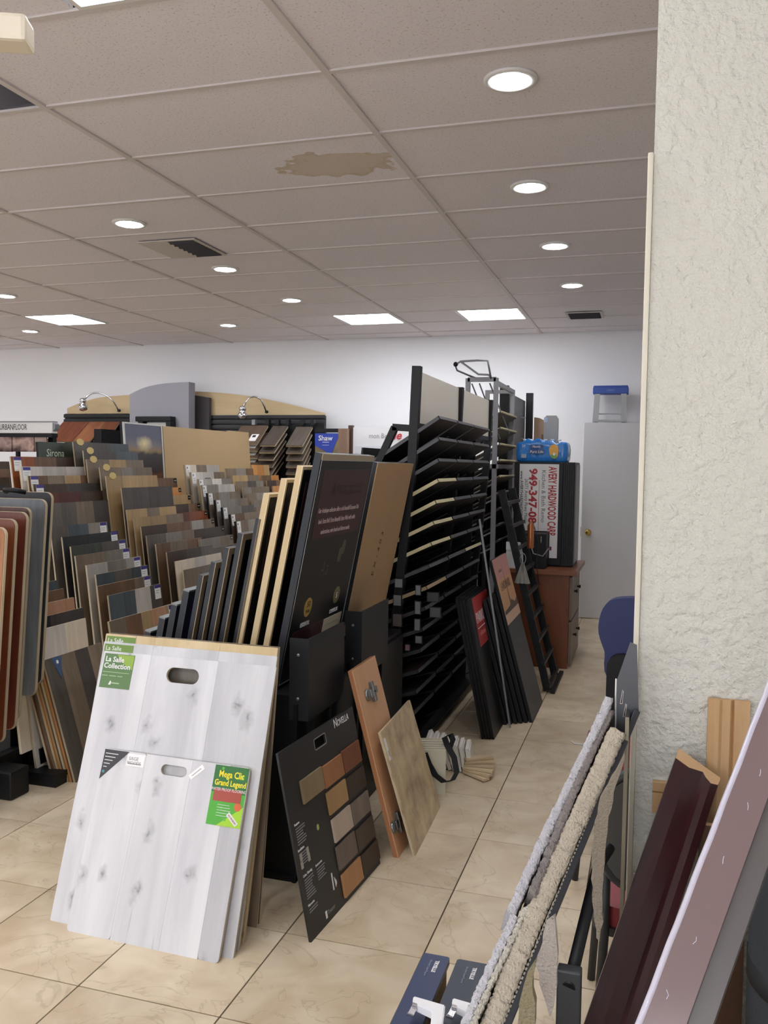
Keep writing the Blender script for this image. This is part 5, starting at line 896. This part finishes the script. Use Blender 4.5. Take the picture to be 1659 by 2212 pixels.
# ------------------------------------------------------------------ carpet sample rack in the foreground
RF, _n = atY(1384, 1537, 1.85), atY(1111, 2200, 1.366); RD = (RF-_n).normalized(); RN = RF-RD*((RF.z-.02)/RD.z); RL = (RF-RN).length
_q = ((RF+_n)/2-CAM).normalized(); _q = (_q-RD*_q.dot(RD)).normalized(); RP = RD.cross(-_q)
if RP.x > 0: RP = -RP
RAILM = mat('rail_grey', '3a3c40', .35, .4); MR = Matrix(((RP.x, RD.x, -_q.x, RN.x), (RP.y, RD.y, -_q.y, RN.y), (RP.z, RD.z, -_q.z, RN.z), (0, 0, 0, 1)))   # local: x left of the edge, y up the slope, z towards the top side
S0 = (_n-RN).length   # where the frame's lower edge crosses
cr_ = thing('carpet_rack', 'dark edged carpet display board leaning on the wall edge in the foreground', 'display rack', (0, 0, 0))
obj('rail', box(0, .013, 0, RL, -.12, .0, .002), RAILM, cr_, MR); o = obj('stitched_edge', join([box(.011, .0135, .02+.008*k, .0245+.008*k, -.002, .0015) for k in range(int(RL/.008)-16)]), mat('stitch', '9c988c', .6), cr_, MR); o['kind'] = 'stuff'
obj('end_panel', box(-.037, -.03, 1.80, 1.932, 0, 1.03), mat('dark_end_panel', '2e2a24', .5), cr_); obj('panel_edge', box(-.037, -.0295, 1.792, 1.80, 0, 1.03), mat('panel_edge_tan', '8d846e', .5), cr_)
_p0, _p1 = atY(1203, 2095, 1.45), atY(1256, 2098, 1.45); _r1 = atY(1291, 1872, 1.70); obj('lower_rod', tube([(_p0+_p1)/2-V((0, 0, .03)), _r1, _r1+V((.02, .05, .02))], .011, 12), BLK, cr_)
obj('dark_plate', box(_p0.x, _p1.x, 1.45, 1.475, 0, _p0.z, .003), mat('plate_dark', '303235', .45), cr_)
def fuzz(name, label, s0, s1, x0, x1, ztop, depth, hx, amp=.0022, M=MR, seed=1, cut=.0):
    rr = random.Random(seed); n = int((s1-s0)/.0035)+2; prof = [(x0, -depth), (x0, -.005), (x0+(x1-x0)*.06, -.001), (x0+(x1-x0)*.3, 0), (x0+(x1-x0)*.7, 0), (x0+(x1-x0)*.94, -.001), (x1, -.005), (x1, -depth)]
    vs, fs = [], []; m_ = len(prof)
    for i in range(n):
        s_ = s0+(s1-s0)*i/(n-1); e = min(1, (n-1-i)/5.)
        for j, (x, z) in enumerate(prof): vs.append((x+rr.uniform(-amp, amp)+.003*math.sin(s_*9+seed), s_+rr.uniform(-amp, amp), ztop+z-cut*(1-e)**2+rr.uniform(-amp, amp)+.006*math.sin(s_*5+seed*2)))
    for i in range(n-1):
        for j in range(m_-1): a = i*m_+j; fs.append((a, a+1, a+m_+1, a+m_))
    fs += [tuple(range(m_)), tuple(range((n-1)*m_, n*m_))[::-1]]
    me = bpy.data.meshes.new(name); me.from_pydata(vs, [], fs); bm = bmesh.new(); bm.from_mesh(me); bmesh.ops.recalc_face_normals(bm, faces=bm.faces[:]); bm.to_mesh(me); bm.free()
    for p in me.polygons: p.use_smooth = True
    m2 = mat('carpet_'+hx, hx, .95, bump=.9, bscale=260, spec=.1, var=.12)
    return tag(obj(name, me, m2, None, M), label, 'carpet sample', 'carpet samples on the rack')
fuzz('carpet_sample', 'beige carpet sample lying along the dark edge', .05, RL-.075, .0135, .046, .010, .10, 'd2c6b2', seed=3)
fuzz('carpet_sample', 'ivory carpet sample between the beige and the white ones', 0.05, S0+.17, .046, .055, .006, .10, 'd9d3c4', seed=5)
fuzz('carpet_sample', 'greyish taupe carpet sample at the upper end of the leaning board', S0+.19, RL-.03, .046, .060, .006, .10, '98908c', seed=7)
fuzz('carpet_sample', 'white carpet sample on the outer side of the leaning board', S0+.15, RL-.005, .060, .077, .004, .10, 'd6d4d8', seed=9)
fuzz('carpet_sample', 'white carpet sample nearest the bottom edge of the picture', .05, S0+.148, .055, .069, -.002, .10, 'dddce0', seed=11)
# flaps hanging under the rail
def flap(label, px, Y, th, hx, seed):
    rr = random.Random(seed); pts = [atY(x, y, Y) for x, y in px]; o0 = pts[0]; lp = []
    n = len(pts)
    for i in range(n):
        a, b = pts[i]-o0, pts[(i+1) % n]-o0; k = max(1, int((b-a).length/.012))
        for j in range(k): q = a+(b-a)*(j/k); lp.append((q.x+rr.uniform(-.0016, .0016), q.z+rr.uniform(-.0016, .0016)))
    me = plate([lp], 0, th); return tag(obj('carpet_flap', me, mat('carpet_'+hx, hx, .95, bump=.9, bscale=260, spec=.1, var=.12), None, Matrix.Translation(o0)), label, 'carpet sample', 'carpet flaps hanging under the rail')
flap('long tan carpet strip hanging before the red chair', [(1338, 1655), (1352, 1625), (1330, 1700), (1312, 1780), (1306, 1850), (1300, 1920), (1302, 1990), (1296, 2034), (1288, 2025), (1280, 1950), (1278, 1880), (1282, 1800), (1295, 1730)], 1.42, .02, '9a9080', 4)
flap('white carpet flap hanging beside the dark plate', [(1196, 1985), (1206, 2045), (1203, 2110), (1197, 2180), (1186, 2196), (1172, 2150), (1158, 2080), (1180, 2000)], 1.02, .012, 'b5ada4', 6)
flap('beige carpet flap hanging near the bottom edge', [(1160, 2080), (1152, 2120), (1156, 2212), (1150, 2290), (1118, 2290), (1122, 2170), (1135, 2110)], .97, .012, '948a70', 8)
# metal plate at the far end
YP = 1.86; pp = [(1361, 1388), (1376, 1393), (1380, 1545), (1352, 1600), (1329, 1660), (1329, 1500), (1333, 1468)]
o0 = atY(1361, 1388, YP); lp = [((atY(x, y, YP)-o0).x, (atY(x, y, YP)-o0).z) for x, y in pp]
t = thing('metal_grip_plate', 'shiny grey metal plate with cut grips against the wall edge', 'metal plate', o0); h1 = [((atY(x, y, YP)-o0).x, (atY(x, y, YP)-o0).z) for x, y in ((1340, 1520), (1345, 1490), (1347, 1492), (1344, 1520))]; h2 = [((atY(x, y, YP)-o0).x, (atY(x, y, YP)-o0).z) for x, y in ((1346, 1548), (1352, 1520), (1354, 1522), (1350, 1548))]
obj('sheet', plate([lp, h1, h2], 0, .003), mat('plate_steel', '55575b', .35, .5), t); obj('bright_lip', tube([((atY(x, y, YP)-o0).x, -.001, (atY(x, y, YP)-o0).z) for x, y in ((1331, 1466), (1330, 1500), (1330, 1560), (1327, 1615))], .0018, 6), mat('bright_lip', 'd7d5cf', .4), t); obj('grip_rim', join([tube([(x, -.001, z) for x, z in h], .0008, 5, True) for h in (h1, h2)]), CHROME, t)
# blue sample decks
NVB = mat('deck_navy', '2e3a5c', .4); DKB = mat('deck_slate', '333a48', .45); TANC = mat('deck_carpet', 'a8977a', .95, bump=.6, bscale=200); WPL = mat('white_plastic', 'e9e9ea', .3)
for k, (x0, x1, m_, lab) in enumerate(((-.411, -.357, NVB, 'navy blue carpet deck with white lettering, left of the pair'), (-.342, -.277, DKB, 'slate blue carpet deck with white lettering, right of the pair'))):
    t = thing('carpet_deck', lab, 'carpet deck', (x0, 1.0, 0), 'carpet decks in the foreground'); W = x1-x0
    obj('cover', plate([rrect(0, W, 0, .66, .006, 4)], 0, .012), m_, t, Matrix.Translation((0, 0, .55)) @ Matrix.Rotation(-math.pi/2, 4, 'X')); obj('carpet_pile', box(.004, W-.004, .01, .648, 0, .538), TANC, t)
    M = frame((.0, .66, .5508), (0, -1, 0), (1, 0, 0)); q = obj('lettering', box(0, .0001, 0, .0001, 0, .0001), WTXT, t, M); q.name = 'printed_text'
    text('TRYELLE', .0105, WTXT, q, .022, W*.56, bold=.0004, y=-.0004); text('Ultra Soft Carpet Program', .0062, mat('grey_ink', '8d95a8', .6), q, .022, W*.36, y=-.0004, sx=.85)
    # plastic arm with metal clip
    px = [(893, 2156), (962, 2176), (960, 2190), (951, 2260), (925, 2260), (933, 2190), (900, 2174), (891, 2168)]; dx = (0, 85)[k]
    lp = [((atZ(x+dx, y+(0, 4)[k], .575)).x-x0, (atZ(x+dx, y+(0, 4)[k], .575)).y-1.0) for x, y in px]
    h = obj('plastic_arm', plate([lp], -.575, .012), WPL, t, Matrix.Rotation(math.pi/2, 4, 'X') @ Matrix.Identity(4)) if False else None
    vs = [(x, y, .564) for x, y in lp]+[(x, y, .58) for x, y in lp]; n = len(lp); me = bpy.data.meshes.new('arm'); me.from_pydata(vs, [], [tuple(range(n))[::-1], tuple(range(n, 2*n))]+[(i, (i+1) % n, n+(i+1) % n, n+i) for i in range(n)])
    bm = bmesh.new(); bm.from_mesh(me); bmesh.ops.recalc_face_normals(bm, faces=bm.faces[:]); bmesh.ops.bevel(bm, geom=bm.edges[:], offset=.002, segments=2, affect='EDGES'); bm.to_mesh(me); bm.free()
    h = obj('plastic_arm', me, WPL, t); c = atZ(896+dx, 2172+(0, 4)[k], .575); e = atZ(888+dx, 2192+(0, 4)[k], .565)
    obj('metal_clip', join([bar((c.x-x0, c.y-1., .572), (e.x-x0, e.y-1., .566), .011, .003), bar((e.x-x0-.007, e.y-1., .565), (e.x-x0+.006, e.y-1.002, .565), .006, .004), tube([(c.x-x0-.004, c.y-1, .575), (c.x-x0+.005, c.y-1, .575)], .004, 8)]), CHROME, h)
o = obj('dark_deck_edge', box(-.274, -.267, 1.0, 1.672, 0, .552, .002), mat('dark_deck', '35383c', .7, bump=.3, bscale=150)); tag(o, 'thin dark carpet sample board standing right of the blue decks', 'carpet sample')

# ------------------------------------------------------------------ mouldings leaning on the stucco wall
def moulding(o, w, u, prof, L, m, endm, name, label, group='mouldings leaning on the stucco wall'):
    M = frame(o, w, u); t = thing(name, label, 'moulding', M, group); n = len(prof)
    sl_ = 1.3 if 'maroon' in label else 0.; vs = [(x, y, 0) for x, y in prof]+[(x, y, L+y*sl_-x*sl_*.2) for x, y in prof]; me = bpy.data.meshes.new('m'); me.from_pydata(vs, [], [(i, (i+1) % n, n+(i+1) % n, n+i) for i in range(n)]+[tuple(range(n))[::-1]])
    bm = bmesh.new(); bm.from_mesh(me); bmesh.ops.recalc_face_normals(bm, faces=bm.faces[:]); bm.to_mesh(me); bm.free(); obj('length', me, m, t)
    me = bpy.data.meshes.new('e'); me.from_pydata([(x, y, L+y*sl_-x*sl_*.2) for x, y in prof], [], [tuple(range(n))]); obj('cut_end', me, endm, t); return t
RAWW = mat('raw_wood_end', 'c3a077', .7); MARO = wood('maroon_finish', '2b1518', '411f20', .28, var=.03); TANW = wood('tan_moulding', 'c29a6c', 'd9b88c', .4, var=.03); MSHADE = wood('moulding_shade_brown', '3f2a1c', '5a3d29', .45, var=.03)
u = (V((.103, 1.86, .905))-V((-.225, 1.257, 0))).normalized(); w = V((.94, -.1, -.33)); w = (w-u*w.dot(u)).normalized()
moulding(V((-.225, 1.257, 0))-w*.047+V((0, 0, .0)), w, u, [(0, 0), (.03, .0), (.058, .010), (.066, .004), (.078, .0), (.092, .006), (.094, .016), (.094, .022), (0, .022)], 1.155, MARO, RAWW, 'casing_moulding', 'dark maroon casing moulding with a raw cut end')
t = moulding((.127, 1.895, 0), (1, 0, 0), (0, .03, 1), [(0, .004), (.008, 0), (.022, 0), (.028, .006), (.044, .006), (.050, .014), (.052, .006), (.082, .006), (.082, .02), (0, .02)], 1.05, TANW, RAWW, 'base_moulding', 'tan profiled wood moulding standing upright on the wall')
moulding((.112, 1.80, 0), (1, 0, 0), (0, .03, 1), [(0, 0), (.09, 0), (.09, .018), (0, .018)], .82, MSHADE, RAWW, 'shaded_moulding_part', 'dark brown board as shaded lower part of the tan moulding')  # separate dark board stands for the tan moulding's shaded lower part
# plastic wrapped moulding
WRAPM = mat('wrapped_mauve', '7b6867', .22, bump=.06, bscale=14); WRAPG = mat('wrap_grey_side', '5d5857', .35); PLAS = mat('plastic_film', 'c9c5d2', .1, bump=.3, bscale=40)
a, b = V((.0, 1.15, .806)), V((.187, 1.5, 1.195)); u = (b-a).normalized(); base = a-u*(.806/u.z); w = V((1, -.35, -.25)); w = (w-u*w.dot(u)).normalized()
M = frame(base, w, u); t = thing('wrapped_moulding', 'mauve moulding wrapped in shiny plastic film across the corner', 'moulding', M); LW = 1.9
obj('front_face', box(.006, .056, 0, .012, 0, LW), WRAPM, t); obj('side_face', prismY([(.056, 0), (.084, 0), (.084, LW), (.056, LW)], .006, .03), WRAPG, t); obj('film_edge', tube([(  .004+.0004*math.sin(k*1.7), .003, LW*k/60) for k in range(61)], .005, 6), PLAS, t)
for k in range(10): zz = .95+.085*k+R.uniform(-.03, .03); xx = R.uniform(.018, .045); obj('film_wrinkle', tube([(xx, -.0003, zz), (xx+R.uniform(-.003, .003), -.0006, zz+.006), (xx+R.uniform(-.004, .004), -.0003, zz+.011)], .0006, 5), PLAS, t)
o = obj('wood_block', box(.021, .075, YW-.016, YW-.001, .79, .858, .001), TANW); tag(o, 'small light wood trim block fixed on the stucco wall', 'wood block'); obj('groove_line', box(.0205, .0755, YW-.0165, YW-.0155, .835, .838), mat('groove', '8a6238', .6), o)
o = thing('dark_roll', 'dark grey underlay roll standing in the right corner', 'roll', (.36, 1.70, 0)); obj('roll', lathe([(.16, 0), (.165, .02), (.165, .9), (.15, .93), (.05, .935), (.04, .9)], 28), mat('roll_grey', '3a3e42', .8, bump=.3, bscale=30), o); obj('tape', lathe([(.1655, .6), (.1665, .6), (.1665, .64), (.1655, .64)], 28), mat('roll_tape', '2a2c2f', .6), o)
o = thing('wrapped_carton', 'tan carton wrapped in clear plastic at the lower right corner', 'carton', Matrix.Translation((.31, 1.0, 0)) @ Matrix.Rotation(math.radians(-28), 4, 'Z'))
prof = [(-.14, 0), (.2, 0), (.2, .95), (.05, .96), (-.06, .9), (-.12, .78)]
obj('carton', prismY(prof, -.1, .16), mat('carton_tan', 'a89271', .6, bump=.1, bscale=8), o); obj('plastic_edge', tube([(-.14, -.1, 0), (-.125, -.102, .78), (-.062, -.102, .9), (.05, -.102, .962), (.2, -.102, .955)], .007, 6), PLAS, o)
for k in range(7): obj('film_fold', tube([(-.12+.04*k, -.102, .5+.02*k), (-.06+.04*k, -.1035, .62+.025*k), (-.03+.04*k, -.102, .72+.02*k)], .0018, 5), PLAS, o)
# crown moulding sample entering at the top left, on an off-frame cabinet
CRN = mat('cream_moulding', 'e6dcc6', .45)
t = thing('display_cabinet', 'cream crown moulding end of a cabinet at the top left corner', 'cabinet', (0, 0, 0)); e1 = atY(66, 75, 1.2)
def beam(e, d, L, w_, h_, bev): 
    d = V(d).normalized(); M = frame(e-d*L, d, (0, 0, 1)); return box(0, L, -w_/2, w_/2, -h_/2, h_/2, bev), M
me, M = beam(e1, (.92, .40, -.0), .75, .055, .042, .007); obj('crown', me, CRN, t, M); me, M = beam(e1+V((-.06, -.03, -.05)), (.92, .40, 0), .7, .03, .05, .006); obj('cove', me, CRN, t, M)
obj('carcass', box(-2.0, -1.42, .55, 1.05, 0, 2.16), CRN, t)
